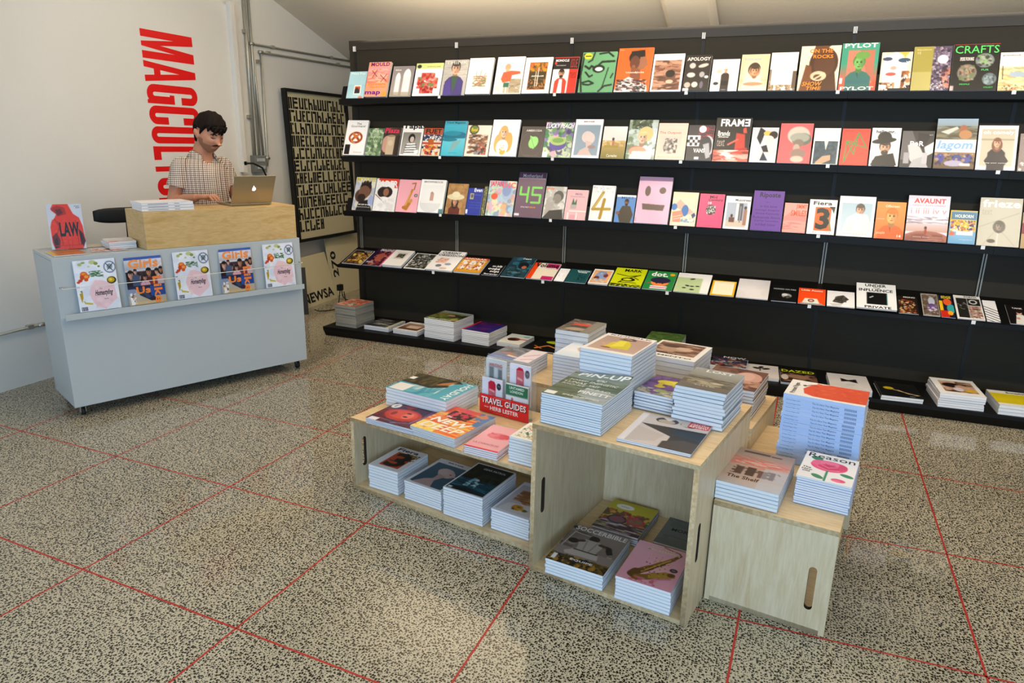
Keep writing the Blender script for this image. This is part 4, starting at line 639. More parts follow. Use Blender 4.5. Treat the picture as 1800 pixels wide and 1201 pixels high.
S(3, [
 (619, 654, 312, 'magazine with a man in a black crown, first on the third shelf', 'b d8d4c8; n 0 0 1 1 30 .2 e0dccc,c8ccd0,b0b8c8; T .02 .0 1 .12 d8cc50 MYTHE; e .55 .36 .3 .26 6a4636; p .3 .12 .36 .22 .45 .1 .5 .2 .58 .08 .65 .18 .78 .1 .82 .34 .3 .34 15110f; e .34 .56 .28 .2 5a3a2c; e .5 .45 .28 .2 7a5442; e .4 .62 .2 .12 2a1a14; p .2 1 .3 .75 .8 .66 1 1 15120f; T .3 .8 .9 .84 f0e8e0 KING; t .2 .88 .9 .91 e0d8d0 SEASONS; e .9 .7 .16 .16 a8b4d8', .010),
 (655, 694, 314, 'magazine with a woman with big hair in white and red title band', 'b efebe6; r .1 0 1 .1 e0452c; T .04 .06 .98 .26 f8f4f2 FADER; r .84 .1 1 .28 d8402c; e .45 .42 .34 .18 2a1c16; e .5 .42 .13 .12 9a6a50; p 0 1 .1 .6 .45 .55 .9 .62 .85 1 f2efec; l .03 7a5a48 .04 .5 .45 .72; n .1 .6 .9 1 10 .12 e4e0dc,f6f4f2', .009),
 (695, 733, 316, 'pink magazine with a golden saxophone on the third shelf', 'b f3b0ba; l .05 a8743a .62 .12 .78 .1 .74 .3; l .1 c48838 .66 .32 .5 .7 .42 .86; l .13 b87a30 .36 .86 .5 .9 .62 .72; l .04 e0b060 .6 .4 .46 .78; e .66 .66 .1 .05 d09848 -60; e .86 .48 .08 .05 5a5a58; e .86 .48 .04 .03 c8c8c0', .009),
 (735, 779, 317, 'white magazine with a tiny figure in an oval and a curling cover', 'b eeebe8; t .12 .04 .88 .1 3a3a38 BROWNBOOK; e .48 .72 .42 .28 d8d8d6; r .08 .16 .92 .72 e6e4e0; e .5 .42 .06 .05 b08a78; r .44 .42 .58 .64 c0988c; r .85 .88 1 1 5a8a90', .024, None, 'f0eeec'),
 (782, 817, 323, 'ochre magazine with a woman in a broad cream hat', 'b ab8052; n 0 0 1 1 26 .16 b48a5a,a07848,b89060; t .1 .06 .95 .14 c8a050 SUITCASE; P .45 .58 .14 d09a7c 33231c 6a2f24 l; e .45 .44 .44 .1 ddd2ac; e .45 .36 .2 .1 e6dcb8', .010),
 (818, 844, 331, 'small cobalt blue magazine with rows of fine text', 'b 2c3a9a; T .4 -.0 .95 .14 e8eaf4 Even; r .16 .2 .42 .42 b0a888; e .3 .3 .08 .07 5a5a60; t .5 .2 .9 .28 5a68b8 lines; t .2 .5 .95 .56 4a58b0 more text; t .2 .6 .95 .66 4a58b0 more text; t .2 .7 .95 .76 4a58b0 more text; r .0 .8 .14 .96 dde', .009, None, '27306a'),
 (845, 851, 328, 'sliver of an olive magazine behind the cobalt blue one', 'b 6a6a48; n 0 0 1 1 20 .3 8a8a50,4a5a50,b0a860', .006),
 (853, 901, 318, 'rainbow splashed magazine with a blue statue head', 'b c8b4a8; n 0 0 1 1 110 .14 d8a8c0,a8c8d8,e8d8b0,c8a090,d0d8c8,8a9ab0,e0b080,b0d8b8; e .7 .3 .2 .25 a8b8d0; e .68 .26 .16 .18 8a9cc0; T .04 .02 .5 .2 d83a70 JAPAN; T .5 .04 .98 .2 e06a70 INC; e .25 .45 .12 .09 e05a40; k 1', .011),
 (903, 951, 303, 'tall mauve magazine with large green digital numerals', 'b 6c5064; t .15 .04 .86 .12 e8e0e8 Motherland; r 0 .135 1 .142 c8b8c8; l .075 7ed05c .14 .34 .14 .5 .4 .5; l .075 7ed05c .42 .34 .42 .66; l .075 7ed05c .9 .34 .58 .34 .58 .5 .88 .5 .88 .67 .58 .67; t .22 .76 .52 .79 e8e0dc STYLE ITALY; T .54 .76 .76 .79 e08a3c ISSUE; r .02 .92 .2 .97 ddd', .012, None, '4a3446'),
 (953, 990, 328, 'magazine with a grey photo of a pensive man and an orange title', 'b d0ccc4; n 0 0 1 1 24 .2 dedad4,b8b4ac,a8a49c; e .66 .3 .24 .17 5a544e; e .6 .38 .2 .15 8a8279; p .1 .95 .1 .4 .3 .5 .5 .42 .5 .55 .3 .8 a8a098; p 0 1 .3 .75 .9 .7 1 1 3a3632; T .04 .03 .42 .12 f07828 pulp', .009),
 (991, 1029, 334, 'rose magazine with a potted succulent on a stool', 'b e7b6b6; T .4 .1 .75 .18 b889a0 Milk; T .2 .2 .85 .25 c090a0 Decoration; p .28 .5 .34 .28 .42 .45 .5 .3 .52 .5 3f6a4c; r .24 .5 .52 .64 b8a8a4; r .2 .7 1 .73 f4eeee; r .14 .76 .2 1 f0e8e8; r .55 .76 .6 1 f0e8e8; r .26 .84 .52 .98 e0a0a8', .012),
 (1035, 1076, 327, 'white magazine with a large gold brushed figure four and navy spine', 'b f2f0ee; n 0 0 1 .2 16 .05 dde4e8,f0e8e0,c8d4dc; l .12 bd9a3c .5 .2 .12 .68 .86 .66; l .13 b59232 .58 .4 .48 .92; l .04 d8bc68 .48 .24 .16 .64; t .04 .04 .1 .08 777 A', .020, None, '2c2440'),
 (1079, 1113, 343, 'blue magazine with a bearded man in an olive hoodie', 'b 5c8ec6; r 0 0 1 .08 f0eff0; t .25 .06 .9 .14 2f5a8a MEET; P .55 .27 .12 8a5a44 2a1d18 4a3f30 B; p .15 .7 .35 .4 .75 .4 .95 .7 .85 1 .3 1 4c4132; e .14 .66 .1 .06 8a5a44', .010),
 (1115, 1174, 312, 'largest pink cover on the rack with two taupe eyes and a bar mouth', 'b f4bfd4; r 0 0 1 1 f3bdd3; e .3 .31 .085 .11 6e5a50; e .74 .29 .1 .07 6e5a50; p .17 .58 .86 .6 .82 .72 .2 .71 6e5a50; t .02 .88 .05 .96 c83a60 x', .022, None, 'dca0bc'),
 (1177, 1222, 338, 'peach abstract magazine with blue patches', 'b f3d6ba; T .18 .08 .8 .17 f8e0a8 Lagom; p .05 .45 .3 .22 .9 .6 .6 .68 .3 .5 eeae9a; e .1 .45 .12 .1 3a78b8; e .54 .55 .14 .17 3572b0; p .1 .9 .05 .6 .4 .55 .5 .7 .4 .92 ea8f70; l .02 f8e8e0 .1 .75 .45 .68; l .02 f8e8e0 .12 .82 .45 .76; p .8 .66 .92 .6 .98 .68 .88 .78 2f4a78; n .4 .76 .95 .96 16 .08 d8c8b8,f4e8d8,7a9ab0; r .1 .9 .9 .98 f0e0cc', .011),
 (1224, 1268, 341, 'hot pink magazine with a small black and white emblem', 'b ee4a78; T .4 .05 .7 .13 4a1030 Mid; T .36 .14 .95 .23 4a1030 Century; T .36 .24 .5 .31 f4f0f0 10; e .5 .48 .2 .15 2a2420; n .32 .36 .68 .6 50 .028 f0ece8,f0ece8,1f1a18; t .35 .93 .65 .96 a82a50 modern', .010),
 (1270, 1315, 345, 'white magazine with two people by a pale building', 'b f2efee; T .38 .08 .98 .15 4a4644 Musotrees; r .08 .2 .88 .94 b0b8c4; r .45 .22 .56 .75 e8e4e0; r .56 .22 .72 .9 5a5658; r .08 .74 .88 .94 d0bfac; e .3 .6 .05 .05 3a2a26; r .2 .65 .42 .8 6a3f38; e .82 .35 .06 .05 4a3a34; r .76 .4 .9 .88 a87a68; r .6 .3 .66 .8 8a8e98', .009),
 (1318, 1372, 336, 'deep purple magazine set with dark text only', 'b 6b3f9c; T .2 .04 .88 .2 2a1a44 Riposte; t .42 .27 .56 .3 3c2460 No. 5; t .25 .36 .8 .42 45296c In this issue; t .1 .46 .9 .52 45296c Solange Azagury; t .12 .55 .9 .61 45296c Grace Kennedy; t .05 .64 .95 .7 45296c Roksanda Ilincic; t .12 .73 .9 .79 45296c Karley Sciortino; t .15 .82 .82 .88 45296c and Beth Lesser', .016, None, '45286c'),
 (1374, 1415, 357, 'salmon magazine with tall orange letters over a faded mountain', 'b eda99c; p 0 .5 .3 .3 .5 .42 .8 .28 1 .5 1 1 0 1 e0948c; g 0 .62 1 1 e0a094 d89088; T .5 .04 .98 .22 f07050 JIMMY; T .3 .24 .98 .44 ef6a4a SMILES; n 0 .6 1 1 16 .2 e4a89c,d88c84 3', .009),
 (1417, 1466, 351, 'white magazine with an orange and black figure three, on the rack', 'b f4f2f4; T .14 .05 .82 .16 2a2624 Fiera; r .24 .22 .82 .9 df6a28; K .28 .24 .78 .86 1d2420 3; p .74 .2 .95 .2 .92 .4 .86 .3 2a2e28; p .66 .2 .9 .9 .8 .9 a88a50; t .2 .93 .85 .96 aaa food', .010),
 (1469, 1533, 345, 'white magazine with a man in a white shirt on pale blue', 'b f3f0ee; t .34 .06 .72 .1 c8bcb4 GROWN; g .08 .17 .93 .89 b4cbd4 cfdbe0; P .6 .34 .13 dcaa8c 5a4a40 eeeae6; p .15 .89 .25 .55 .5 .42 .8 .45 .93 .7 .93 .89 e9e4e0; n .3 .5 .7 .89 8 .1 e0dcd8,f4f0ee; t .2 .92 .85 .95 c8b8b0 lifestyle', .010),
 (1535, 1587, 355, 'all orange magazine with a tinted portrait of a man', 'b f0984a; g 0 0 1 1 f29a48 ee8044; P .55 .4 .22 f2b068 d07a30 ea6a30; k 2; T .3 .08 .78 .15 f8e0c0 Offscreen; t .04 .45 .3 .48 f8dcb8 issue; T .78 .88 .92 .95 f8ecd8 14; t .06 .8 .36 .9 f8d0a8 people', .010),
 (1589, 1663, 344, 'large pale magazine with red spaced capitals over a beach scene', 'b e2dce8; T .14 .06 .9 .17 e04a3c AVAUNT; t .1 .2 .9 .23 e8a0a0 GREAT EXPLORERS; t .08 .28 .94 .4 e8a8a8 i ii iii iv v; n 0 .46 1 .62 40 .12 e8e4ec,b8a8b0,8a7a84,f0eef2 4; g 0 .62 1 .8 d8c4c4 c8a090; e .5 .98 .6 .2 a86a58; e .45 .99 .5 .15 94584a; e .48 .71 .03 .035 3a2a2a; r .455 .73 .51 .84 a84838; n .1 .85 .9 1 12 .1 b07868,8a5044 3; t .2 .9 .6 .92 f0d8d0 issue four', .011),
 (1665, 1713, 370, 'small sky blue magazine with a yellow border and cartoon crowd', 'b 78aacb; r 0 0 1 .03 e8b828; r 0 0 .04 .34 e8b828; r .04 .06 .98 .28 54809a; T .18 .12 .86 .22 f4f0e8 HOLBORN; r .04 .28 .98 .62 e8c040; n .05 .3 .95 .64 50 .07 3a3a7a,e8c040,8a4a7a,f0e8e0,d87a3a,2a3060; e .12 .72 .1 .08 e07048; r .28 .62 .9 .74 e4e0e0; g 0 .76 1 1 80b0d0 68a0c4; t .4 .86 .9 .89 d8e4ec magazine', .009),
 (1715, 1790, 348, 'large grey-green magazine with a tiny head and radiating lines', 'b c9c3b2; T .06 .04 .96 .2 f6f4ec frieze; l .012 a09a88 .02 .62 .95 .3; l .012 b0a890 .45 .6 .9 .98; l .012 b0a890 .5 .6 .15 .98; e .5 .6 .15 .13 7a7468; P .5 .59 .1 9a9286 6a645a 8a8478 b; e .34 .9 .1 .04 6a645a; r .47 .74 .49 .98 e4e0d8; t .06 .24 .3 .36 b8b2a0 text', .012, None, 'e8e4e0'),
 (1792, 1820, 374, 'tan magazine cut off by the picture edge on the third shelf', 'b b89a6e; r 0 .3 1 .6 8a2a3a; r .2 0 1 .2 e8d8d0', .010),
])
def dark_row():
    S(4, [
 (601, 635, 440, 'black magazine with a fiery yellow picture at the start of the lowest shelf', 'b e8e6e2; r .02 .02 .98 .98 1a1210; n .1 .15 .95 .95 60 .09 c89a30,8a4a1c,e0c860,3a2018,5a3a20; T .5 .05 .9 .12 ddd vol', .005),
 (637, 670, 438, 'dark purple magazine with a reddish figure', 'b 2c1030; n .2 .1 .95 1 40 .12 8a3a34,5a1c3c,c07a5a,3a1030; e .5 .5 .2 .25 a85a48; T .2 .0 .9 .14 e8d8e0 IMAGINE; t .05 .75 .4 .85 e8e0e8 issue; r .9 0 1 1 d87aa0', .006),
 (672, 706, 443, 'thick white magazine with a small framed lizard photo', 'b efece6; r .2 .12 .82 .6 e6e2da; r .3 .18 .76 .56 c8beb4; n .35 .25 .7 .5 12 .08 3a5a44,5a3a30,2a3a30', .022),
 (709, 747, 446, 'black and white photographic magazine lying on the lowest shelf', 'b eceae4; r .04 .04 .96 .96 4a4a44; n .04 .04 .96 .96 90 .07 2a2a26,8a8a82,c8c8c0,5a5a54,1a1a18', .006),
 (748, 795, 443, 'thick white magazine with peach and grey sketch shapes', 'b f0edec; T .12 .04 .82 .16 3a342e CURRENT; T .04 .18 .98 .28 3a342e OBSESSION; e .35 .5 .16 .12 e8b09c; n .15 .38 .55 .65 16 .07 e8b8a4,d89a84,f0d0c0; e .36 .78 .11 .07 7a8290; e .66 .68 .12 .06 98a4b0; e .6 .9 .14 .05 d8c0b0', .014),
 (797, 843, 455, 'orange magazine with a grid of little framed pictures', 'b d69a2c; r 0 0 1 .14 cc4a2a; T .06 .02 .94 .13 f4ece0 ANORAK; r .08 .2 .3 .48 efe8dc; r .38 .2 .62 .48 e8e0d8; r .7 .2 .92 .48 efe8dc; r .08 .54 .3 .82 efe8dc; r .38 .54 .62 .82 e8e0d8; r .7 .54 .92 .82 efe8dc; n .1 .24 .9 .82 30 .05 b8483a,6a5a50,d8a090', .016, None, 'b8b0a8'),
 (846, 876, 465, 'black magazine with scattered white lettering', 'b 121113; T .3 .08 .9 .3 eee oo Jelly; T .15 .36 .85 .56 eee oops; T .35 .6 .9 .78 eee oops; T .1 .84 .95 .95 e8e8e8 forever', .006),
 (879, 922, 453, 'dark teal magazine with a bird and small title', 'b 24404a; n .1 0 1 1 40 .16 2c4a54,1c3238,2f6a80,203840; e .66 .42 .22 .16 1a2228; e .72 .5 .1 .08 b0664a; T .45 .02 .8 .1 e8eef0 Creature; t .2 .75 .7 .8 8a9a9a STUDIO', .008),
 (924, 971, 463, 'cream magazine with orange edge and magenta blocks', 'b e3d8c4; r 0 0 .2 1 dd4a1c; r .5 .02 .98 .34 c02a6a; r .55 .8 .98 1 c02a6a; T .08 .02 .96 .28 1a1014 Volume; r .22 .28 .9 .32 efe8dc', .009),
 (973, 991, 473, 'white magazine with faint pink notes beside the teal one', 'b f0eef0; n .1 .1 .9 .9 16 .05 e0a8b0,c8c8d0,b8b0c0', .006),
 (992, 1029, 474, 'dark teal magazine with small white heading and an insect', 'b 1f5458; T .35 .08 .95 .16 e8f0f0 BULLETIN; T .4 .18 .85 .26 e8f0f0 THREE; n .5 .35 .9 .85 20 .06 123438,17464a; k 1', .007),
 (1033, 1068, 475, 'white edged magazine with blue and rust abstract forms', 'b f0ece6; r .06 .08 .96 .94 e8b080; e .5 .5 .32 .34 8aa0c4; e .3 .6 .14 .12 7a3a34; e .72 .42 .12 .12 8a3a30; n .1 .65 .9 .92 16 .09 e8a050,d8c0b0,8ab0d0; n .25 .15 .75 .35 8 .08 7a90b8,a8b8d0', .012, None, '4a3a78'),
 (1070, 1126, 472, 'acid yellow magazine with a black line drawing', 'b cfd914; T .3 .05 .86 .2 15140c MARK; l .03 15140c .1 .35 .5 .45 .85 .36; l .04 15140c .85 .34 .6 .5 .4 .62 .25 .8; e .52 .62 .22 .1 15140c; e .5 .62 .14 .06 cfd914; l .03 15140c .3 .78 .8 .78; n 0 .86 1 1 40 .04 15140c,15140c,8a9a10; l .03 15140c .7 .5 .85 .6', .009),
 (1128, 1181, 477, 'green children\'s magazine with a round orange face', 'b 2f8a48; K .14 .05 .72 .3 f4f4ee dot.; e .86 .16 .09 .07 e8a82c; e .52 .62 .3 .2 f08a4a; e .52 .5 .34 .16 2c2a48; e .42 .66 .03 .03 1a1a1a; e .62 .66 .03 .03 1a1a1a; r .24 .8 .8 .96 e8e4e0; r .24 .86 .8 .9 d04a90; r .1 .66 .22 .7 c8503a', .008),
 (1183, 1244, 481, 'white magazine with a pale green block and six small birds', 'b efedea; r .0 .24 .76 1 bfd0a0; e .46 .3 .08 .035 3a4038 -20; e .36 .66 .07 .035 3a4038 20; e .5 .68 .06 .03 3a4038; e .66 .66 .06 .03 3a4038; e .52 .84 .07 .035 3a4038; e .28 .78 .06 .03 3a4038; t .08 .06 .3 .1 c8c8c8 Lost', .008),
 (1247, 1290, 494, 'cream magazine with a bright yellow border', 'b e8b81c; r .08 .06 .93 .93 f4ecd2; t .2 .12 .85 .15 e0c880 LITTLE WHITE; t .2 .3 .85 .6 efe6c8 text', .007),
 (1293, 1350, 491, 'plain pale grey magazine without a picture', 'b ddd8d8; n 0 0 1 1 8 .3 dad5d5,e0dbdb', .007),
 (1355, 1400, 502, 'black magazine with a silver skull', 'b 100f0f; t .05 .2 .95 .28 c8c8c8 HORSES ON FIRE; e .6 .64 .2 .14 9a9894; e .52 .58 .12 .08 ccc9c4; e .66 .7 .1 .06 4a4845; e .55 .74 .05 .05 222', .007),
 (1402, 1451, 507, 'orange red magazine with a little drawn building', 'b f0521c; T .1 .07 .9 .18 f8e0d0 Little Atoms; p .25 .65 .7 .65 .8 .95 .15 .95 e6dcd0; e .48 .78 .12 .1 5a4a48; e .48 .78 .07 .06 e8a890; r .1 .94 .9 .99 8ac0c0', .006),
 (1453, 1503, 512, 'white magazine with a dark grey rock', 'b eeeced; p .2 .72 .35 .35 .6 .25 .8 .5 .55 .8 4a4540; n .3 .35 .7 .7 22 .06 3a3632,6a645c,2a2826; p .1 .85 .6 .78 .5 .95 .2 .98 d0cccc', .007),
    ])
dark_row()
on_shelf(4, 1505, 1577, 499, 'large white magazine with black capitals around a black square', 'b efefee; T .22 .03 .76 .14 141414 UNDER; T .42 .16 .6 .2 141414 THE; T .06 .22 .92 .33 141414 INFLUENCE; r .26 .37 .78 .84 141414; l .03 e8e8e8 .34 .58 .42 .52; r .76 .38 .78 .84 2a7a70; T .2 .9 .86 .985 141414 PRIVATE', .012, 66, 'e6e4e0', .006)
S(4, [
 (1580, 1616, 521, 'dark magazine with orange and red fruit shapes', 'b 241a14; n .05 .2 .9 1 50 .1 a8502c,d8903c,6a2a1c,c8b08a,3a2a20; T .3 .02 .9 .1 e8e0d0 MONO', .006),
 (1623, 1654, 517, 'magazine with a person in lilac on a brown street', 'b b4ada0; r .05 .04 .98 .98 6a5a4c; n .05 .04 .98 .98 40 .1 8a7a68,4a3c34,a89484,5a4a5a; e .6 .35 .2 .2 b8bcc8; e .6 .6 .25 .15 6a4a88; n .3 .55 .9 .9 14 .1 7a6a90,c8c0c8', .006),
 (1655, 1681, 520, 'yellow, red and navy comic-like magazine', 'b 1c1c38; r 0 .25 .25 1 e8b81c; r 0 .7 .6 1 c83020; e .6 .3 .3 .16 e0602c; e .8 .6 .3 .2 3aa0a0; T .2 .02 .9 .14 e8d020 EDGE; e .7 .8 .2 .1 e8a020', .005),
 (1683, 1733, 520, 'white magazine with a grid of black and white photographs', 'b dfdcd8; T .4 .02 .86 .1 4a4644 PORCH; r .08 .12 .48 .95 25221f; r .5 .12 .96 .42 1c1a18; e .7 .26 .16 .1 c8c4c0; e .7 .26 .1 .06 1c1a18; r .5 .44 .96 .95 9a8478; n .5 .44 .96 .95 36 .06 c8b0a4,6a4a40,e0d8d0,a85a50; n .08 .3 .48 .6 8 .05 4a4440,8a847c', .007),
 (1735, 1760, 529, 'magazine with bold black and white diagonal stripes', 'b e8e6e6; l .09 141414 0 .3 1 .5; l .09 141414 0 .42 1 .62; l .09 141414 0 .54 1 .74; l .09 141414 0 .66 1 .86; l .09 141414 0 .78 1 .98; l .09 141414 0 .9 1 1.1', .006),
 (1776, 1812, 537, 'black magazine with a pale seated figure at the shelf end', 'b 140f0e; T .3 .12 .85 .2 d8d0c8 TANK; e .62 .4 .14 .12 c8a08a; p .3 1 .45 .5 .8 .5 1 1 d8d4cc; e .62 .34 .14 .08 2a1a14; e .5 .7 .1 .06 c09080', .006),
])
# ================================================================== STACKS
M_COPY = {}
def rotframe(corners_L, ang, w, d, rot):
    """matrix of art frame: L = front-left corner; w along ang, d away"""
    a = math.radians(ang); ex = Vector((math.cos(a), math.sin(a), 0)); ey = Vector((-math.sin(a), math.cos(a), 0)); Lc = Vector(corners_L)
    if rot == 0: o, r, W, H = Lc, a, w, d
    elif rot == 'r': o, r, W, H = Lc+ey*d, a-PI/2, d, w
    elif rot == 'l': o, r, W, H = Lc+ex*w, a+PI/2, d, w
    else: o, r, W, H = Lc+ex*w+ey*d, a+PI, w, d
    return o, r, W, H
def stack(label, under, N, ang, w, d, h, z0, n, prog, rot=0, nx=56, spine='e3e4e8', sheet='d9dade', group=None, curl=None, jit=.002, name='magazine', cat='magazine', page=None, spine_text=None, flip=1):  # pale blue spine and sheet tints paint cool daylight onto white paper edges
    rs = random.Random(label); a = math.radians(ang); Lc = (N[0]-w*math.cos(a), N[1]-w*math.sin(a), z0); t = (h-.0004*n)/n
    o, r, W, H = rotframe(Lc, ang, w, d, rot)
    base = None; g = group or (under and under+' group')
    for k in range(n):
        top = k == n-1; j = 0 if k == 0 else jit
        M = Matrix.Translation((o.x+rs.uniform(-j, j), o.y+rs.uniform(-j, j), z0+.0006+k*(t+.0004))) @ Matrix.Rotation(r+rs.uniform(-1, 1)*j*3, 4, 'Z')
        if top:
            magazine(label, W, H, t, prog, M, nx, spine, None, curl, name, cat, sheet, page)
        else:
            if base is None:
                pm = pages_mesh(W, H, t, page); cm = art_mesh('cover', W, H, t, 'b '+sheet, 6, 1, spine, None, sheet)
                base = link(name, pm); base.matrix_world = M; tag(base, under, cat, under); bc = link('cover', cm, base)
                if spine_text: st = link('spine_lettering', spine_text(W, H, t), base)
            else:
                b = base.copy(); C.objects.link(b); b.matrix_world = M
                for ch in base.children: c = ch.copy(); C.objects.link(c); c.parent = b
LOW, MID, REAR, RGT, BASE = .364, .614, .501, .405, .084
# ---- on the long low crate
stack('magazine with a blue sky and brown cliff cover, on top of its low wide pile', 'copies of the sky and cliff magazine stacked under the top one', (-1.40, 2.702), -9.5, .365, .265, .092, LOW, 6,
 'b 57a9bd; g 0 0 1 1 62b0c2 2f93ae; n 0 .3 1 1 20 .16 4aa2b8,6ab4c4,3a98b0; n .1 .3 .8 .75 24 .09 d8e0e0,b8d0d8,8ac0cc 3; p 0 .3 0 1 .55 1 .6 .5 .4 .3 .2 .36 .1 .2 2a2a14; n 0 .5 .5 1 50 .09 3a3a18,55501f,2a2410,6a5a28 1.6; p .05 .3 .3 .34 .42 .5 .25 .46 .1 .36 b87a3c; r .62 .72 .98 .97 f0ece8; r .22 .9 .36 .99 f0eef0; T .06 .04 .96 .15 eef4f6 HOLIDAY', 'r', 70)
stack('magazine with a woman\'s red lit face and round white sticker, topping its pile', 'copies of the red lit face magazine stacked under the top one', (-1.455, 2.488), -7.5, .265, .225, .027, LOW, 4,
 'b 3a2238; n 0 0 1 1 70 .13 4a2440,2a1a34,6a2430,3a2a50,8a2a2c; e .5 .52 .3 .36 b8342a; e .48 .52 .22 .28 d04a38; e .5 .42 .16 .1 e0705c; e .56 .44 .03 .05 2a1018; e .38 .46 .03 .05 2a1018; e .5 .72 .1 .05 8a1a20; l .03 8a8ab0 .2 .1 .8 .2 .95 .5; l .025 6a6a98 .75 .1 .9 .4 .85 .8; r .86 .78 1 .96 ece8f0; T .02 .1 .34 .17 8a5a90 numero; e .15 .9 .13 .09 e8e4e2; k 1; t .08 .87 .22 .93 888 new', 'r', 60, '5a4a70', 'b8b4cc')
stack('orange and yellow marbled magazine with tall white angled lettering', 'copies of the orange marbled magazine stacked under the top one', (-1.224, 2.442), -12, .250, .30, .043, LOW, 7,
 'b f29a3a; g 0 0 1 1 f0802c f6c060; n 0 0 1 1 60 .15 f4b04a,ee7a3a,f6c868,e8603a 3; n 0 .0 .9 .3 20 .14 e0506a,e8604a,f08a50; n .0 .7 .5 1 14 .12 f6d868,f8e088; r .86 0 1 .5 5a80b0; n .7 0 1 .3 12 .12 5a80b0,7898c0,e89060; e .42 .34 .2 .12 1a1214; n .2 .15 .7 .42 14 .1 d83a50,2a1620,e0465a; T .24 .36 .36 .42 f4f0f0 the; I .12 .48 .9 .66 f8f4ee NEW; I .1 .7 .95 .9 f8ecd8 DEEP; k 1', 0, 70)
stack('small pink magazine with a red cloud on a white page, on its pile', 'copies of the small pink magazine stacked under the top one', (-1.010, 2.398), -6, .16, .255, .036, LOW, 4,
 'b efb0b8; g 0 0 1 1 f0b4ba ecaab0; e .55 .42 .34 .12 e07480; n .25 .32 .85 .5 24 .1 e0606c,e88a94,d84a58 2; k 2; r .0 .96 1 1 d8283a; t .1 .76 .86 .82 a85a78 LA CHANCEUSE', 0, 50, 'd8404c', 'e8b8bc')
stack('white magazine with a mosaic of little coloured squares, half behind the tall crate', 'copies of the mosaic square magazine stacked under the top one', (-.852, 2.40), -8, .118, .17, .11, LOW, 9,
 'b f4f2ee; n .1 .1 1 .9 120 .045 8a9a3a,d8b848,4a7a50,c85a40,3a4a5a,e8d8a0,e8e4da', 0, 44)
stack('white magazine with an orange and black numeral three cover, in the low crate', 'copies of the numeral three magazine stacked inside the low crate', (-1.566, 2.537), -8, .175, .235, .117, .0205, 8,
 'b eeedf2; T .1 .05 .8 .17 1a1c1c Fiera; r .22 .22 .86 .88 c8482a; T .28 .24 .84 .86 161a18 3; n .5 .2 .95 .5 8 .08 1a1a18,8a8a50; r .3 .6 .7 .64 3a4a40', 0, 60, 'e0e4f0', 'dde0ea')
stack('white bordered magazine with a pale figure in profile on blue-grey, in the low crate', 'copies of the pale profile magazine stacked inside the low crate', (-1.318, 2.492), -10, .212, .28, .093, .0205, 8,
 'b e9e9f0; T .28 .05 .7 .09 4a5568 BRYGE; r .08 .15 .94 .95 46687e; g .08 .15 .94 .95 4c6e84 3a5a70; e .56 .42 .19 .14 c9b2b4; e .66 .46 .16 .12 cdb6b6; e .5 .38 .17 .11 d4bebe; p .45 .5 .66 .54 .55 .74 .66 .95 .14 .95 .3 .76 .46 .68 b89ea0; e .7 .44 .02 .015 3a2a30; p .82 .44 .88 .48 .8 .5 cdb6b6; r .0 .93 .14 .99 e8e8ea; k 1', 0, 70, 'e0e4f0', 'dde0ea')
stack('black and teal magazine with a waterfall in the dark, in the low crate', 'copies of the black and teal magazine stacked inside the low crate', (-1.093, 2.442), -8.5, .206, .285, .134, .0205, 11,
 'b e6e9ee; r .04 .03 .97 .97 0f1416; n .04 .25 .97 .55 40 .09 141c18,1a2a22,0d1214,263a30; n .04 .55 .97 .97 50 .12 174a5c,2a7a90,0f3040,1c5a6c 2.5; n .3 .5 .6 .8 12 .05 c8e0e8,7ab8c8; n .04 .85 .97 .97 14 .1 0c1c28,12303c 2; T .28 .12 .86 .18 b8ccd8 GEAR PATROL; r .06 .9 .16 .95 d8e8f0; k 1', 0, 70, 'dfe6ee', 'd6dde8')
stack('white magazine with a fair haired woman holding citrus, in the low crate', 'copies of the citrus woman magazine stacked inside the low crate', (-.872, 2.418), -9, .186, .285, .096, .0205, 8,
 'b e9ecf6; r .06 .1 .95 .95 c8c4ce; e .62 .4 .3 .26 a87a54; e .7 .46 .18 .2 c89a84; n .2 .25 .7 .6 30 .08 a07048,8a5c3a,c09468 2.2; p .1 .95 .2 .7 .9 .62 .95 .95 dcd8dc; e .5 .78 .14 .08 d8912c; n .4 .74 .8 .86 8 .06 3a6a4a,e0a040; k 1', 0, 60, 'dfe4f4', 'd9def0')
# ---- inside the tall crate
stack('magazine of a crouching footballer with a brown grey cover, front pile in tall crate', 'copies of the crouching footballer magazine stacked in the tall crate', (-.503, 2.207), -7, .236, .29, .066, .0205, 5,
 'b 8d7f79; g 0 0 1 .6 8a7c76 7a6c64; n 0 .15 .45 .6 14 .12 6a5c54,5a4c44,94867e; T .06 .02 .98 .13 dad4d2 SOCCERBIBLE; e .05 .08 .05 .035 1c1a1a; e .48 .26 .1 .07 1d1614; p .02 .18 .4 .22 .4 .3 .1 .5 .02 .5 7a6c64; l .015 c8c0bc .1 .2 .06 .6; l .015 c8c0bc .1 .2 .4 .22; p .34 .31 .62 .31 .7 .42 .66 .62 .34 .62 .28 .42 a89e96; l .02 8a7e76 .4 .34 .44 .6; l .02 8a7e76 .58 .34 .54 .6; l .07 4a3228 .34 .36 .2 .42; l .07 4a3228 .64 .36 .78 .38; e .18 .42 .09 .06 241a18; p .74 .34 .84 .36 .92 .5 .84 .54 .78 .46 1a1615; p .3 .6 .72 .6 .76 .74 .2 .76 .16 .7 b6aaa2; l .03 3a2a24 .3 .61 .7 .61; r 0 .8 1 1 241c14; n 0 .78 1 1 60 .06 8a6420,b8842c,3a2a14,5a4a20,16120c; T .36 .83 .74 .88 f0f0f0 EQUIPE; r .06 .82 .13 .95 eeeeee; t .86 .56 .94 .6 c8c0bc vol', 0, 84, 'd8e4f0', 'cfdbe8')
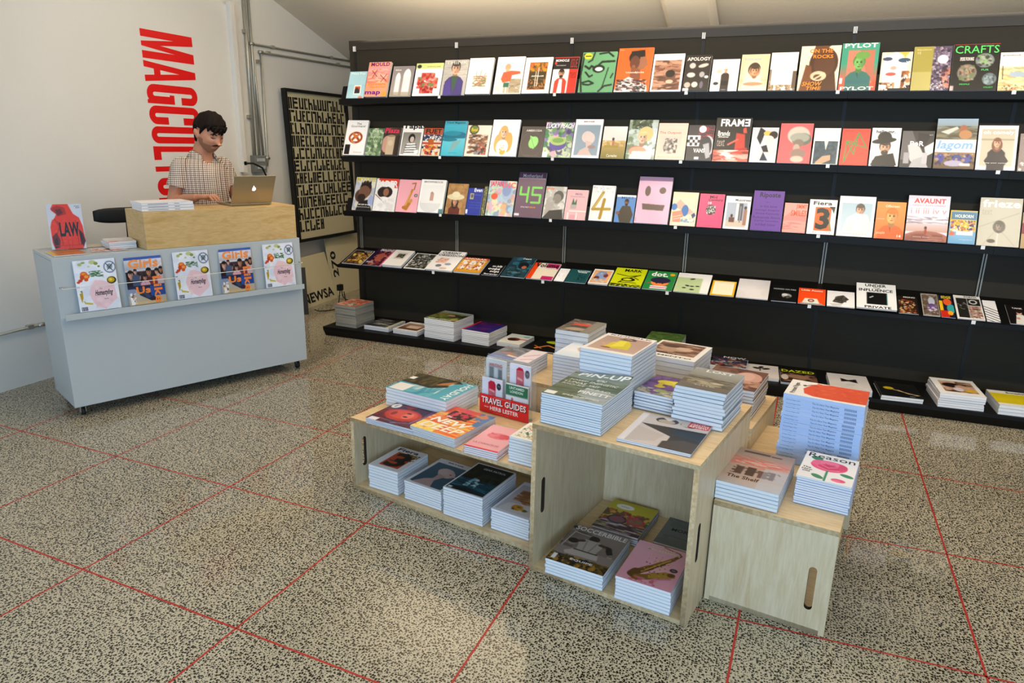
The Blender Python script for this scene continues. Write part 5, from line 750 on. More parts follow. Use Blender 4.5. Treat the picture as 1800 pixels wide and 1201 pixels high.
stack('pink magazine with a brass saxophone cover, front pile in tall crate', 'copies of the pink saxophone magazine stacked in the tall crate', (-.250, 2.163), -7, .205, .275, .093, .0205, 7,
 'b e9adbb; g 0 0 1 1 e8b0be e6a4b4; T .3 .06 .74 .1 e8d0a0 POPULAR; T .22 .12 .84 .17 f0d8c0 MECHANICS; l .025 7a5a28 .5 .02 .62 .05 .82 .08 .84 .17; p .3 .94 .62 .86 .9 .74 .86 .66 .6 .8 d07c90; l .07 7a561c .84 .13 .76 .26; l .09 8a6424 .76 .26 .62 .42; l .12 8a5f20 .62 .42 .46 .6; l .15 7a521a .46 .6 .30 .76; l .19 6a4818 .28 .76 .24 .84 .34 .88; l .16 8a6420 .34 .88 .50 .82 .6 .74; p .52 .84 .50 .74 .74 .60 .92 .60 .94 .68 .72 .78 b08a34; e .86 .64 .07 .045 6a4a18 -20; l .02 e0b858 .72 .3 .36 .74; l .015 3a280c .78 .28 .44 .7; n .34 .28 .8 .8 26 .022 d8b050,4a3010,c09038; n .2 .86 .7 .98 8 .05 c86a78,d87f90; k 1; e .86 .52 .07 .045 2a2a28; e .86 .52 .04 .025 6a6a66', 0, 84, 'e6ecf8', 'dfe4f2')
stack('yellow topped magazine with pink bicycles and a white oval, back of tall crate', 'copies of the yellow bicycle magazine stacked in the tall crate', (-.447, 2.552), -8, .205, .265, .040, .0205, 4,
 'b b8b020; g 0 0 1 .4 b0a81c c8bc2c; n 0 .32 1 .75 90 .08 a84a2c,c8782c,5a4a1c,8a2a3c,d8b048,3a5a30; n 0 .7 1 1 50 .1 4a1c30,8a8a90,3a1828,c8c0c8 3; e .34 .18 .2 .085 eae6ea; e .36 .62 .22 .13 3a2438; e .36 .62 .17 .1 7a5060; e .74 .56 .2 .12 c02850; e .74 .56 .15 .09 8a6a50; l .03 c02850 .3 .6 .5 .42 .75 .56; T .24 .16 .44 .2 b8b020 city', 0, 70, '5a5e90', '8a8eb4')
stack('single dark grey magazine with black capitals at the back of the tall crate', None, (-.205, 2.585), -8, .19, .25, .010, .0205, 1,
 'b 6b7478; n 0 0 1 1 10 .3 667074,70797d; T .2 .42 .9 .52 1c2024 MORGEN; r .1 .7 .9 .72 5a6468', 0, 50, '4a5054', '5a6064')
# ---- on the tall crate
def curl_pinup(u, v): return .022*np.clip((v-.55)/.45, 0, 1)**2*np.clip((u-.15)/.85, 0, 1)
stack('green landscape magazine with big white capitals and lifting cover, on its tall pile', 'copies of the green landscape magazine stacked under the top one', (-.551, 2.247), -9, .243, .296, .118, MID, 13,
 'b 55664e; n 0 0 1 1 60 .16 4a5e44,62705a,3e5238,70806a 2.5; n 0 0 1 .25 14 .14 7a8a84,8a9690 3; n .5 .55 1 1 20 .12 93a0a4,a8b2b6 3; r .0 .9 .0 .9 fff; I .12 .015 .98 .14 eef0f0 PIN-UP; I .08 .3 .4 .36 d8dcd4 JOSEP; I .06 .39 .42 .45 d8dcd4 LLINAS; I .06 .48 .44 .54 c8ccc4 BOSCH RUE; I .5 .2 .66 .26 e4e8e4 RETRO; I .44 .3 .9 .36 c8d0cc ENERGETIC; I .48 .42 .66 .48 dfe4e0 VAST; I .5 .54 .9 .6 c8d0cc BILBAO; T .46 .66 .96 .76 e8ecec PINETT; T .3 .88 .9 .93 d8dcd8 SPRING SUMMER; r .02 .86 .2 .97 e8e8e8', 0, 90, 'b9d4ea', 'b4cbe2', curl=curl_pinup)
stack('grey and black geometric magazine with a red title box, flat at the tall crate corner', 'second copy of the geometric magazine under the top one', (-.232, 2.199), -7.5, .262, .283, .0125, MID, 2,
 'b c8c1c0; r 0 0 .1 1 e2dee2; e .4 .14 .16 .1 1c1a1a; e .4 .17 .12 .07 b8a898; p .3 .04 .5 .04 .42 .14 d8d4d2; e .72 .15 .13 .08 1a2228; p .6 .06 .72 .06 .72 .22 .6 .22 c0b8b4; p .1 .36 1 .3 1 1 .62 1 .6 .62 .2 .42 1b1918; p .1 .36 .5 .34 .9 .48 .6 .6 .4 .52 2a2422; p .5 .4 1 .36 1 .62 .7 .56 1c2c38; p .55 1 .55 .8 .8 .66 1 .7 1 1 3a3230; p .1 .48 .52 .62 .46 .86 .1 1 beb6b4; r .7 0 .99 .2 d82a24; T .72 .02 .96 .05 f6d8d4 design; T .72 .065 .97 .115 fbf2f0 CREATIVE; T .72 .125 .97 .18 fbf2f0 REVIEW', 0, 84, 'e4e2ea', 'd4d8e4')
stack('misty landscape magazine with white capitals on the pile at the tall crate edge', 'copies of the misty landscape magazine stacked under the top one', (-.158, 2.468), -10, .190, .262, .145, MID, 10,
 'b 8f9088; g 0 0 1 .35 a8aca8 8f928a; g 0 .6 1 1 77736a 6a655c; n 0 .4 1 .8 60 .08 5c584c,7a7464,4a463c,94907e 3; n .1 .6 .8 .8 14 .07 b0a890,c8c0a4 2.4; T .26 .05 .82 .17 e8e8e6 LOST; t .3 .8 .7 .84 c8c4b8 one', 0, 70, '9ab4c8', 'a8b8c8', jit=.005)
stack('purple magazine with a yellow animal, between the two tall piles', 'copies of the purple and yellow magazine stacked under the top one', (-.352, 2.545), -12, .16, .235, .073, MID, 6,
 'b 5b3c80; n 0 0 1 1 24 .16 6a4a90,503474,7a5a98; e .5 .3 .3 .12 dccc3c; e .7 .24 .2 .09 e4d640; r .3 .34 .42 .5 c8b830; r .66 .3 .76 .46 c8b830; e .4 .56 .14 .06 c8b838; n 0 .7 1 1 20 .1 b8b898,8a9a78,c8c8b0; e .56 .76 .16 .07 90a468; k 1', 0, 56, '3a5a8a', '5a7aa8')
stack('white magazine with a woman in a yellow dress, topping the highest pile', 'copies of the yellow dress magazine stacked under the top one', (-.522, 2.562), -9.5, .222, .278, .212, MID, 14,
 'b f0ebea; r .07 .14 .97 .9 b89a8c; g .07 .14 .97 .9 b4978a c4a99a; T .1 .035 .94 .095 5a463c KINFOLK; e .56 .2 .13 .07 4a3832; e .54 .23 .08 .055 d0a890; e .54 .25 .17 .03 5a463c; p .36 .42 .44 .3 .6 .3 .72 .46 .78 .74 .28 .78 d8c824; p .44 .34 .56 .32 .62 .6 .4 .7 e8dc40; l .05 d0a890 .4 .4 .2 .56 .3 .66; e .36 .76 .1 .03 8a3a30', 0, 80, 'bcd0ec', 'b8cae4')
stack('white magazine with a brown kissing portrait and spaced capitals, behind the highest pile', 'copies of the brown portrait magazine stacked behind the highest pile', (-.338, 3.012), -9, .245, .28, .20, REAR, 9,
 'b f0eeea; r .05 .06 .9 .78 8a6a54; n .05 .06 .9 .78 50 .12 a88468,6a4c3a,c0a088,544034 2; e .42 .44 .3 .14 b89a82; e .6 .4 .16 .1 d0b49c; e .3 .3 .16 .08 4a382c; k 1; T .08 .72 .6 .78 1c1816 LAPART; T .12 .86 .9 .92 1c1816 AMENTO', 0, 64, 'b4c4d4', 'c0c8d4')
stack('white magazine with a face under a brown hat, beside the highest pile', 'copies of the brown hat magazine stacked beside the highest pile', (-.815, 2.99), -7, .176, .245, .155, REAR, 10,
 'b edeff4; T .3 .04 .8 .12 3a4454 JUST; e .66 .4 .3 .16 e0c0aa; e .7 .32 .32 .1 8a6a50; n .45 .3 .95 .6 18 .07 d0a890,8a6248,e8d0c0; g 0 .65 1 1 e4ecf6 d8e4f2', 0, 56, 'b8c8ec', 'b0c4e8')
stack('grey-brown magazine with a red scribble, topping the rearmost pile', 'copies of the red scribble magazine stacked at the back', (-.883, 3.24), -6, .18, .25, .21, REAR, 9,
 'b 6c6458; n 0 0 1 1 50 .14 564e44,8a8070,3e3830,a09684; e .5 .5 .34 .2 4a443a; n .2 .3 .85 .5 16 .08 d8442c,e0603c 2.6; l .06 d84a30 .2 .5 .5 .4 .8 .52; e .5 .78 .3 .12 b0a08c; r .72 0 1 1 8a8478; k 1', 0, 50, 'a8c0d4', 'a4bcd0')
stack('brown magazine with curled bodies wrapping round the spine, on the rear crate', 'copies of the brown curled bodies magazine on the rear crate', (-.078, 2.94), -9, .235, .295, .125, REAR, 9,
 'b 5c3c2c; n 0 0 1 1 60 .14 6a4634,7a5440,3e281e,8a6450; e .72 .42 .26 .3 d0a494; e .68 .36 .16 .2 dcb4a4; n .5 .55 1 .9 26 .08 b08268,6a4838,c89c84 1.5; k 1', 0, 56, '8a6048', 'a88c78', jit=.003)
stack('grey hand photo magazine with a pale pink band, behind the acrylic guide holder', 'copies of the hand photo magazine stacked behind the acrylic guide holder', (-1.13, 3.055), -7.5, .235, .215, .078, REAR, 5,
 'b f0e4ea; r 0 0 .62 1 8a90a8; n 0 0 .62 .6 26 .12 7a7a80,9498a4,6a6a70; p .1 .55 .3 .45 .6 .7 .5 .75 .3 .62 b88a74; p .36 .66 .62 .74 .6 .82 .34 .74 e8dcd4; r 0 .8 .62 1 7a84b4; l .04 d89ab0 .7 .6 .95 .3; l .03 c88aa0 .76 .86 .98 .7', 0, 60, 'aeb4d8', 'b8bce0')
# ---- on the right crate
stack('magazine with red and brown skyline photo under clear film, low pile on the crate end', 'copies of the skyline magazine under the top one', (.057, 2.332), -8.3, .214, .335, .070, RGT, 5,
 'b b9a294; g 0 0 1 .5 a08c80 c4aa9a; n 0 .2 1 .5 40 .05 e06a5a,d88a78,b87a6a 3.5; n .1 .3 .95 .42 20 .04 e85a50,e8d0c8 4; n .12 .5 .9 .72 20 .04 5a3a30,7a564a,48302a; r .18 .52 .3 .72 54382e; r .36 .5 .5 .72 4a322a; r .56 .54 .7 .72 6a4a3e; r .74 .52 .82 .72 54382e; r .15 .06 .6 .11 5a4440; r .62 .08 .8 .11 5a4440; g 0 .8 1 1 c0a898 b8b0b0; T .1 .76 .62 .84 4a322a The Shelf; k 1; r .62 .45 1 1 b8c8dc .45', 0, 80, 'b0c8dc', 'b8ccdc', jit=.001)  # pale blue corner overlay paints a glossy reflection; no film is modelled
def spine_inst(W, H, t):
    mb = MB()
    def put(s, y0, y1, zf0, zf1, c):
        tv, tf = textgeo(s, .01); mb.add([(-.0004, y1-(y1-y0)*q[0], zf0*t+(zf1-zf0)*t*q[1]) for q in tv], tf, c)
    ink = mat('spine_ink', '5f6f8c', .6); put("The It's Nice That Magazine", H*.30, H*.63, .22, .8, ink)
    put('Printed Pages AW', H*.78, H*.96, .35, .65, ink)
    for k in range(12): y = H*.09+k*.0036; mb.add([(-.0004, y, .2*t), (-.0004, y+.0018, .2*t), (-.0004, y+.0018, .8*t), (-.0004, y, .8*t)], [(0, 1, 2, 3)], ink)
    return mb.mesh('spine_lettering')
def carrot():
    # spines face the viewer: art frame turned so its left edge is the near edge
    w, d, h, n, ang = .288, .20, .284, 18, -8.8; a = math.radians(ang); N0 = Vector((.320, 2.742, RGT)); t = (h-.0004*n)/n; rs = random.Random(3); base = None
    for k in range(n):
        j = .0035
        o = N0+Vector((rs.uniform(-j, j), rs.uniform(-j, j), .0006+k*(t+.0004))); M = Matrix.Translation(o) @ Matrix.Rotation(a+PI/2, 4, 'Z')
        if k == n-1:
            # letters run along the near edge; reading direction away from the desk end
            magazine('white magazine with an orange red garment shape, topping the tall spine-out pile', d, w, t, CARROT, M, 80, 'bcd0ee', None, None, 'magazine', 'magazine', 'd8dce6')
        elif base is None:
            base = link('magazine', pages_mesh(d, w, t)); base.matrix_world = M; tag(base, 'copies with printed spines tinted blue with painted daylight in the tall spine-out pile', 'magazine', 'magazines in the tall spine-out pile')
            link('cover', art_mesh('cover', d, w, t, 'b d8dce6', 6, 1, 'b9cdee', None, 'd8dce6'), base); link('spine_lettering', spine_inst(d, w, t), base)  # blue of the spine is daylight painted into white paper
        else:
            b = base.copy(); C.objects.link(b); b.matrix_world = M
            for ch in base.children: c = ch.copy(); C.objects.link(c); c.parent = b
# art frame here: u runs away from viewer (depth), art up points to -x (screen left)
CARROT = 'b f2efec; T .1 .06 .82 .14 3a2a20 Printed Pages; p .2 .24 .5 .2 .86 .3 .98 .5 1 1 .12 1 .08 .6 .1 .36 e2522a; n .12 .34 .98 1 30 .06 d84622,e8683c,dc4e28 1; k 1; l .03 7a5a48 .7 .22 .82 .28 .76 .36; e .7 .2 .05 .025 5a4a38'
carrot()
stack('white magazine with a big pink rose and bold black title', 'copies of the rose magazine stacked under the top one', (.282, 2.412), -9, .178, .24, .106, RGT, 12,
 'b f2efee; t .06 .03 .94 .19 201c1c Reason; n 0 0 0 0 0 .1 fff; e .24 .22 .12 .07 3a8a5c 30; e .86 .66 .13 .05 3a8a5c 20; e .5 .44 .34 .2 e8507e; e .34 .38 .17 .12 ec6a90; e .66 .4 .18 .13 e04472; e .5 .34 .18 .1 f07a9c; e .5 .48 .2 .1 d83a68; l .02 f4a0b8 .34 .42 .5 .5 .66 .42; l .02 f4a0b8 .3 .52 .5 .6 .7 .54; l .015 b82a54 .42 .36 .5 .42 .6 .36; l .045 3a8a5c .5 .62 .5 .98; e .36 .88 .13 .055 3a8a5c 35; e .74 .88 .13 .06 e8507e; e .7 .9 .08 .035 f07a9c; T .04 .6 .2 .65 3a3634 The; T .04 .67 .24 .72 3a3634 New; T .06 .74 .2 .79 3a3634 Old', 0, 80, 'd8def0', 'c0cdf0')
# ---- on the rack plinth
G = BASE
stack('hardback with a salmon patterned cover, on top of the pile at the plinth end', 'grey backed hardbacks stacked at the plinth end', (-3.345, 4.83), -3, .215, .262, .188, G, 7,
 'b c86a52; n 0 0 1 1 70 .12 d8705a,b8503c,e8a08c,a8604a,d8b8a0; e .6 .7 .16 .1 a8b8a8; n .4 .6 .9 .9 14 .08 3a8a7a,a83a30,e0c0b0', 0, 40, '8a8a7e', 'a8a498', jit=.004, name='hardback_book', cat='book', page=mat('grey_pages', '9a978c', .8))
stack('black and white magazine with white lines, second pile on the plinth', 'copies of the black and white lined magazine on the plinth', (-3.035, 4.84), -2, .245, .26, .037, G, 4,
 'b 1c1c1a; n 0 0 1 1 26 .08 2a2a28,8a8a84,c8c8c0 5; r .88 0 1 1 d0ccb0; n .2 .4 .8 .8 10 .05 d8d8d0 5', 0, 44)
stack('white magazine with a brown interior photo, third pile on the plinth', 'copies of the brown interior magazine on the plinth', (-2.755, 4.825), -3, .235, .27, .038, G, 4,
 'b efe9e4; r .08 .2 .92 .9 8a6a54; g .1 .25 .9 .9 b89880 5a4030; r .3 .4 .8 .7 d8c0ac; T .5 .05 .92 .13 2a2420 ACN', 0, 44)
stack('magazine with a green hillside cover, on the tallest white pile of the plinth', 'copies of the green hillside magazine on the plinth', (-2.415, 4.81), -7, .285, .30, .163, G, 11,
 'b 6a7440; g 0 0 1 .3 9aa4b8 7a8450; n 0 .25 1 .9 70 .12 5a6a30,7a8440,3a4420,8a7a40,a89858; n .5 .3 1 .6 14 .12 2a3018,3a4028; e .55 .45 .12 .08 b89080; I .08 .88 .9 .97 e8e8e0 NEW & ANNUAL; k 1', 0, 56)
stack('magazine with an indigo and violet cover and red spine edge, on the plinth', 'copies of the indigo magazine on the plinth', (-2.11, 4.81), -7, .252, .29, .108, G, 7,
 'b 34226c; n 0 0 1 1 40 .2 2a2a7a,4a2070,6a1a5c,3a1c60; r 0 0 .07 1 d81c34; k 3', 0, 44, 'd8c8d8')
stack('white magazine with a brown dog-like head and red line, on the plinth', 'copies of the brown head magazine on the plinth', (-1.866, 4.85), -4, .20, .28, .032, G, 3,
 'b eceae2; r 0 0 1 .3 dce8e0; e .45 .55 .26 .16 5a2c1c; e .4 .62 .16 .1 3a1c14; r .5 .46 1 .52 c83c2c; e .8 .2 .14 .08 8ac0d0', 0, 44)
stack('black magazine with yellow and orange shapes, partly hidden behind the piles', None, (-1.56, 4.84), 0, .25, .33, .008, G, 1,
 'b 16120f; e .6 .2 .3 .12 c0d020; l .08 f0a050 .2 .8 .5 .5 .9 .7; l .05 f08030 .1 .6 .4 .8', 0, 44, '222', '222')
stack('olive green patterned magazine peeking over the display piles', 'copies of the olive patterned magazine on the plinth', (-.66, 4.90), 0, .26, .30, .17, G, 6,
 'b 5c7a3c; n 0 0 1 1 50 .08 6a8a48,4a6830,7a9a58', 0, 36)
stack('colourful street photo magazine with white letters, half hidden on the plinth', 'copies of the street photo magazine on the plinth', (-.20, 4.88), 0, .24, .26, .06, G, 4,
 'b 2a2830; n 0 .2 1 1 60 .09 3a4a7a,8a7a6a,c8c0b8,5a4a5a,a84a3a; T .3 .04 .95 .2 e8e8e8 NOW', 0, 44, '6a5a50')
stack('white magazine with a black leafy sprig behind the brown pile', 'copies of the black sprig magazine on the plinth', (.02, 4.86), 3, .23, .30, .02, G, 2,
 'b e6dcd8; e .5 .2 .07 .08 1c1816 20; e .36 .3 .12 .06 1c1816 30; e .64 .3 .13 .06 1c1816 -30; l .03 1c1816 .5 .2 .46 .5', 0, 44)
stack('dark portrait magazine with yellow block title, on the plinth', 'copies of the yellow titled portrait magazine on the plinth', (.268, 4.84), 3, .235, .31, .016, G, 3,
 'b 241a14; n 0 .25 1 .9 40 .12 6a4838,8a6450,3a2820,a07a64; e .5 .5 .3 .14 a88068; T .04 .02 .96 .2 d0dc18 DAZED; T .42 .78 .82 .84 d0dc18 issue; e .12 .6 .1 .2 d8c8c0', 0, 56)
stack('white magazine with a small black bow shape, on the plinth', 'copies of the black bow magazine on the plinth', (.585, 4.79), 3, .248, .32, .04, G, 5,
 'b dfdad8; p .32 .3 .5 .4 .7 .3 .72 .56 .5 .48 .32 .54 1c1412; t .42 .7 .62 .73 555 title', 0, 50)
stack('black magazine with a yellow spoon, on the plinth', 'second copy of the yellow spoon magazine', (.872, 4.785), 4, .24, .29, .032, G, 2,
 'b 151412; r 0 0 .03 1 3a3a38; e .28 .42 .13 .1 c8b020; l .06 b89a6a .38 .5 .9 .8; l .05 c8ae88 .5 .52 .7 .72 .94 .78; t .1 .1 .9 .13 4a5a30 PERDIZ; t .7 .88 .84 .92 ccc No.', 0, 50, '333')
stack('white magazine with a couple photo, on a pile near the rack end', 'copies of the couple photo magazine on the plinth', (1.20, 4.79), 3, .25, .33, .091, G, 6,
 'b f2f0ee; r .16 .16 .9 .84 9a7a60; n .16 .16 .9 .84 30 .12 3a2a22,c8a084,8a6248,d8b8a0; e .4 .42 .2 .14 2a1c18; e .6 .5 .14 .12 d0a890; e .76 .7 .14 .1 d8b040; e .5 .66 .12 .12 dcd0d8; k 1', 0, 56, 'f0eef2', 'e4e0e6', jit=.004)
stack('yellow magazine with a black and red mark, last pile on the plinth', 'copies of the yellow magazine on the plinth', (1.52, 4.79), 2, .25, .30, .063, G, 3,
 'b f0ede6; r 0 .2 1 .85 e0cc18; e .84 .6 .16 .16 1c1412; e .84 .66 .1 .08 b82a24; T .4 .05 .95 .15 2a2a28 Boneshaker', 0, 50)
# ================================================================== DESK MAGAZINES
HP = ('b e6e9f3; n 0 0 1 1 14 .16 e0e4ee,eceef6,dae0ee; p .34 .52 .46 .40 .62 .42 .9 .5 .94 .8 .62 .99 .36 .86 .28 .66 ecc9d1; n .35 .5 .9 .95 8 .1 eccdd4,f0d5da,e6c2ca;'
      ' e .22 .27 .085 .05 dc6a24; e .22 .27 .055 .032 ee9440; e .27 .32 .08 .05 d8601e; e .27 .32 .05 .03 f0a050; e .17 .33 .05 .05 c04c20; e .26 .38 .05 .03 d05a24; e .12 .39 .05 .028 c84428; e .07 .42 .04 .022 c84a2c;'
      ' n .34 .22 .68 .34 16 .032 3a6a44,4a7a50,2c5438,5a8a58 1.8; l .012 4a6a44 .36 .26 .6 .3 .68 .36; e .86 .17 .15 .12 7a8aa8; e .86 .17 .12 .095 e2e6ee; e .86 .16 .07 .055 8a98a0; l .02 3a4460 .78 .1 .92 .24; l .02 3a4460 .95 .1 .8 .22;'
      ' e .86 .43 .115 .07 3a3820; e .85 .425 .085 .052 c4a818; e .84 .42 .04 .025 e8d050; e .16 .08 .05 .03 b0b878; e .24 .05 .05 .02 9aa860; e .46 .05 .08 .04 c0c890; e .54 .08 .05 .03 8a9a50; e .6 .14 .03 .018 6a8a4a; e .36 .13 .03 .02 c8c8a0;'
      ' p .05 .64 .13 .62 .13 .72 .08 .82 b89a2c; p .07 .6 .12 .58 .13 .63 6a7a3a; p .14 .81 .34 .85 .32 .88 .14 .85 cdbb58; p .1 .79 .16 .8 .15 .83 a8b060;'
      ' I .42 .60 .84 .74 2c2c30 Homestyling; t .54 .56 .60 .585 2c2c30 The; t .62 .77 .72 .795 2c2c30 Issue; r .05 .91 .19 .985 555c6c; r .07 .92 .08 .98 e8e8f0; r .11 .92 .12 .98 e8e8f0; r .15 .92 .16 .98 e8e8f0; t .02 .5 .07 .53 5a5070 M')
GL = ('b cfd0d8; r 0 0 1 .055 4566b4; g 0 .055 1 .26 dcdce4 b8b4bc; n .5 .08 1 .24 8 .07 e8c8d0,c8a8b0,d8d8e0; r 0 .3 1 .64 382c34; n 0 .3 1 .62 34 .06 2a2028,5a3a48,443038,6a4a50;'
      ' P .13 .36 .085 d0a08a 1c1416 26202a l; P .34 .42 .07 c89880 241a1c c07a90 l; P .62 .33 .08 b88468 141012 5a2a34; P .84 .34 .07 cc9c84 1e1618 b04a50 l; P .5 .44 .06 c08c74 1a1416 d8a8b8; P .74 .46 .06 c8988a 20181c 8a3a40; P .95 .3 .06 b07c64 141012 c8b0b8 l; P .26 .3 .05 d8ac98 2a1c1c 4a5a7a;'
      ' r 0 .6 1 .68 222c50; g .0 .68 1 1 a4b0c4 c0a880; r .0 .66 .2 .8 8a94b0; p .28 .66 .5 .66 .78 .94 .66 .97 .3 .8 262c42; p .3 .66 .44 .66 .6 .86 .5 .88 3c4868; p .6 .9 .8 .86 .84 .94 .68 .98 4a1e22; n .04 .74 .2 .98 12 .05 e8e4e0,c8a084,3a2a24,f0f0f0; r .6 .62 1 .84 274f9c; r .05 .88 .14 .99 e8e8ea; r .2 .94 .9 1 c8b088;'
      ' K .09 .045 .90 .23 f79b52 Girls; K .22 .62 .60 .77 f2893a Us; V .70 .43 .93 1.0 f2893a Like')
for k, (s0, w, hh, yb, pr, lb) in enumerate([(.095, .215, .293, -.034, HP, 'white magazine with oranges and a pink shape, first on the desk ledge'), (.357, .208, .285, -.034, GL, 'magazine with a group photo and orange letters, second on the desk ledge'),
      (.632, .215, .293, -.034, HP, 'white magazine with oranges and a pink shape, in the middle of the desk ledge'), (.915, .213, .285, -.034, GL, 'magazine with a group photo and orange letters, fourth on the desk ledge'), (1.21, .217, .293, -.034, HP, 'white magazine with oranges and a pink shape, at the far end of the desk ledge')]):
    al = math.radians(86); M = DM @ Matrix.Translation((s0, yb+.006, .6375)) @ Matrix.Rotation(al, 4, 'X')
    magazine(lb, w, hh, .004, pr, M, 96, 'd8dce8')
# upright orange jacket magazine
LAW = ('b c9ccd6; p .12 .1 .2 .0 .62 .0 .74 .22 .9 .31 .97 .5 1 .82 .93 .97 .9 1 .1 1 .05 .86 .05 .5 .1 .38 .2 .3 .26 .22 .14 .14 dc3618; p .12 .1 .3 .03 .52 .08 .55 .22 .3 .27 .26 .22 .2 .16 a82414; p .24 .12 .4 .1 .46 .2 .3 .25 6a1610; n .12 .34 .9 .95 26 .05 e04022,d03014,e64a2c 1;'
       ' l .03 b02410 .2 .32 .3 .5 .22 .66; l .02 a01e10 .28 .38 .34 .9; l .025 b82812 .78 .36 .8 .9; l .02 c02c14 .5 .8 .52 .98; l .02 c02c14 .62 .8 .6 .98; p .06 .72 .2 .62 .28 .8 .24 .96 .1 .98 6a1812; p .1 .8 .2 .74 .22 .94 .12 .98 30100e; p .84 .55 .95 .66 1 .84 .93 .95 .86 .9 4a1018; p .86 .62 .92 .7 .92 .85 .87 .8 2a0c10; k 1; r .12 .915 .92 .93 b42a14; K .3 .40 .86 .72 140e10 LAW; T .8 .04 .96 .06 333 PORT; T .84 .075 .96 .095 333 EDIT')
b0, b1 = onz(92, 441, .9555), onz(153, 438, .9555); ex = (b1-b0).normalized(); W0 = (b1-b0).length; nn = Vector((ex.y, -ex.x, 0)); leanb = math.radians(8)
ey = (Vector((0, 0, 1))*math.cos(leanb)-nn*math.sin(leanb)).normalized(); ez = ex.cross(ey)
M = Matrix(((ex.x, ey.x, ez.x, b0.x), (ex.y, ey.y, ez.y, b0.y), (ex.z, ey.z, ez.z, b0.z+.006), (0, 0, 0, 1))) @ Matrix.Translation((0, 0, -.03))
magazine('thick upright magazine showing a red hooded jacket from behind, standing on the desk', W0, .262, .03, LAW, M, 70, 'c4cee0', None, None, 'magazine', 'magazine', 'c8d0e0')
def flat(label, px, z, t, prog, nx=30, name='magazine', cat='magazine', n=1, under=None, spine='ddd'):
    """px: near-left, near-right, far-left image points of a flat item"""
    a, b, c = [onz(*p, z) for p in px]; ex = (b-a); W = ex.length; ang = math.atan2(ex.y, ex.x); ey = Vector((-ex.y, ex.x, 0)).normalized(); H = max(.05, (c-a).dot(ey))
    for k in range(n):
        M = Matrix.Translation((a.x, a.y, z+.0006+k*(t+.0004))) @ Matrix.Rotation(ang+(.02*((k*7) % 3-1) if k else 0), 4, 'Z')
        if k == n-1: magazine(label, W, H, t, prog, M, nx, spine, None, None, name, cat)
        else: magazine(under, W, H, t, 'b e8e8ea', M, 6, spine, under, None, name, cat)
DT = .956
def deskflat(label, s, w_, wd, dp, rot, t, prog, nx=30, n=1, under=None, z=DT, name='magazine', cat='magazine', spine='e4e4e8', sp=None):
    for k in range(n):
        M = DM @ Matrix.Translation((s, w_, z+.0006+k*(t+.0006))) @ Matrix.Rotation(math.radians(rot)+(.03*((k*7) % 3-1) if 0 < k else 0), 4, 'Z')
        if k == n-1: o = magazine(label, wd, dp, t, prog, M, nx, spine, None, None, name, cat)
        else: o = magazine(under, wd, dp, t, 'b e6e6ea', M, 6, spine, under, None, name, cat)
        if sp: link('edge_lettering', sp(wd, dp, t), o)
deskflat('orange kraft booklet with a yellow edge lying at the near end of the desk', .022, .03, .165, .21, 0, .006, 'b c98a5c; r 0 0 .16 1 dcae38; n .2 .1 1 .9 14 .1 c48456,ce9064; t .3 .4 .9 .46 a0603c STANLEY DESIGN', name='booklet', cat='booklet')
deskflat('postcard with a red and white print lying on the desk', .225, .10, .10, .14, -12, .003, 'b e8dcd4; n 0 0 1 1 30 .14 d8604a,e8b8a0,b87a60,efe4dc', name='postcard', cat='postcard')
deskflat('grey and orange printed card beside the postcard on the desk', .34, .06, .09, .12, 14, .003, 'b d0ccd0; n .1 .1 .9 .9 20 .14 c85a3a,e0a080,b0a8a8', name='postcard', cat='postcard')
deskflat('beige folded sheet lying at the back of the desk', .16, .30, .2, .13, 3, .002, 'b c9bda4', name='paper_sheet', cat='paper')
deskflat('white magazine with red strokes topping the small pile beside the plywood box', .335, .15, .15, .20, -4, .0105, 'b efeef0; l .06 d83a2c .1 .6 .5 .85 .95 .7; r 0 .9 .35 1 d84a38', n=4, under='plain white magazines in the small pile beside the plywood box')
def edge_lines(wd, dp, t):
    m = MB(); ink = mat('edge_ink', '8a8a9a', .6)
    for x0, x1 in ((.12, .5), (.62, .72)): m.add([(wd*x0, -.0004, t*.4), (wd*x1, -.0004, t*.4), (wd*x1, -.0004, t*.6), (wd*x0, -.0004, t*.6)], [(0, 1, 2, 3)], ink)
    return m.mesh('edge_lettering')
deskflat('thick white volume on top of three, on the plywood box beside the laptop', .505, .03, .30, .22, -3, .0165, 'b f0eff2; r .02 .0 .1 .1 8a8a90', n=3, under='thick white volumes under the top one on the plywood box', z=1.1805, spine='f0f0f4', sp=edge_lines)
# ================================================================== LAPTOP
lm = DM @ Matrix.Translation((1.225, .235, 1.1805)); lt = bpy.data.objects.new('laptop', None); C.objects.link(lt); lt.matrix_world = lm
tag(lt, 'open aluminium laptop with a glowing fruit emblem on its lid, on the plywood box', 'laptop')
m = MB(); m.box(-.142, -.108, .002, .142, .108, .015, M_ALU); m.obj('laptop_base', lt, bevel=.003)
m = MB(); m.box(-.125, -.075, .0152, .125, .025, .0165, M_BLK); m.obj('keyboard', lt)
m = MB(); m.box(-.05, .04, .0152, .05, .10, .0158, mat('trackpad', 'a8a294', .3)); m.obj('trackpad', lt)
LM = Matrix.Translation((0, -.110, .016)) @ Matrix.Rotation(math.radians(90+20), 4, 'X')   # lid rises at the desk-front side, leaning away from the user
lidm = Matrix.Translation((0, -.108, .016)) @ Matrix.Rotation(math.radians(27), 4, 'X')
m = MB(); m.box(-.142, -.004, 0, .142, .003, .204, M_ALU); lid = m.obj('lid', lt, lidm, bevel=.003)
m = MB(); m.box(-.134, .0031, .012, .134, .0038, .198, mat('laptop_screen', '9fb0c4', .2, emit=.6)); m.obj('screen', lid)
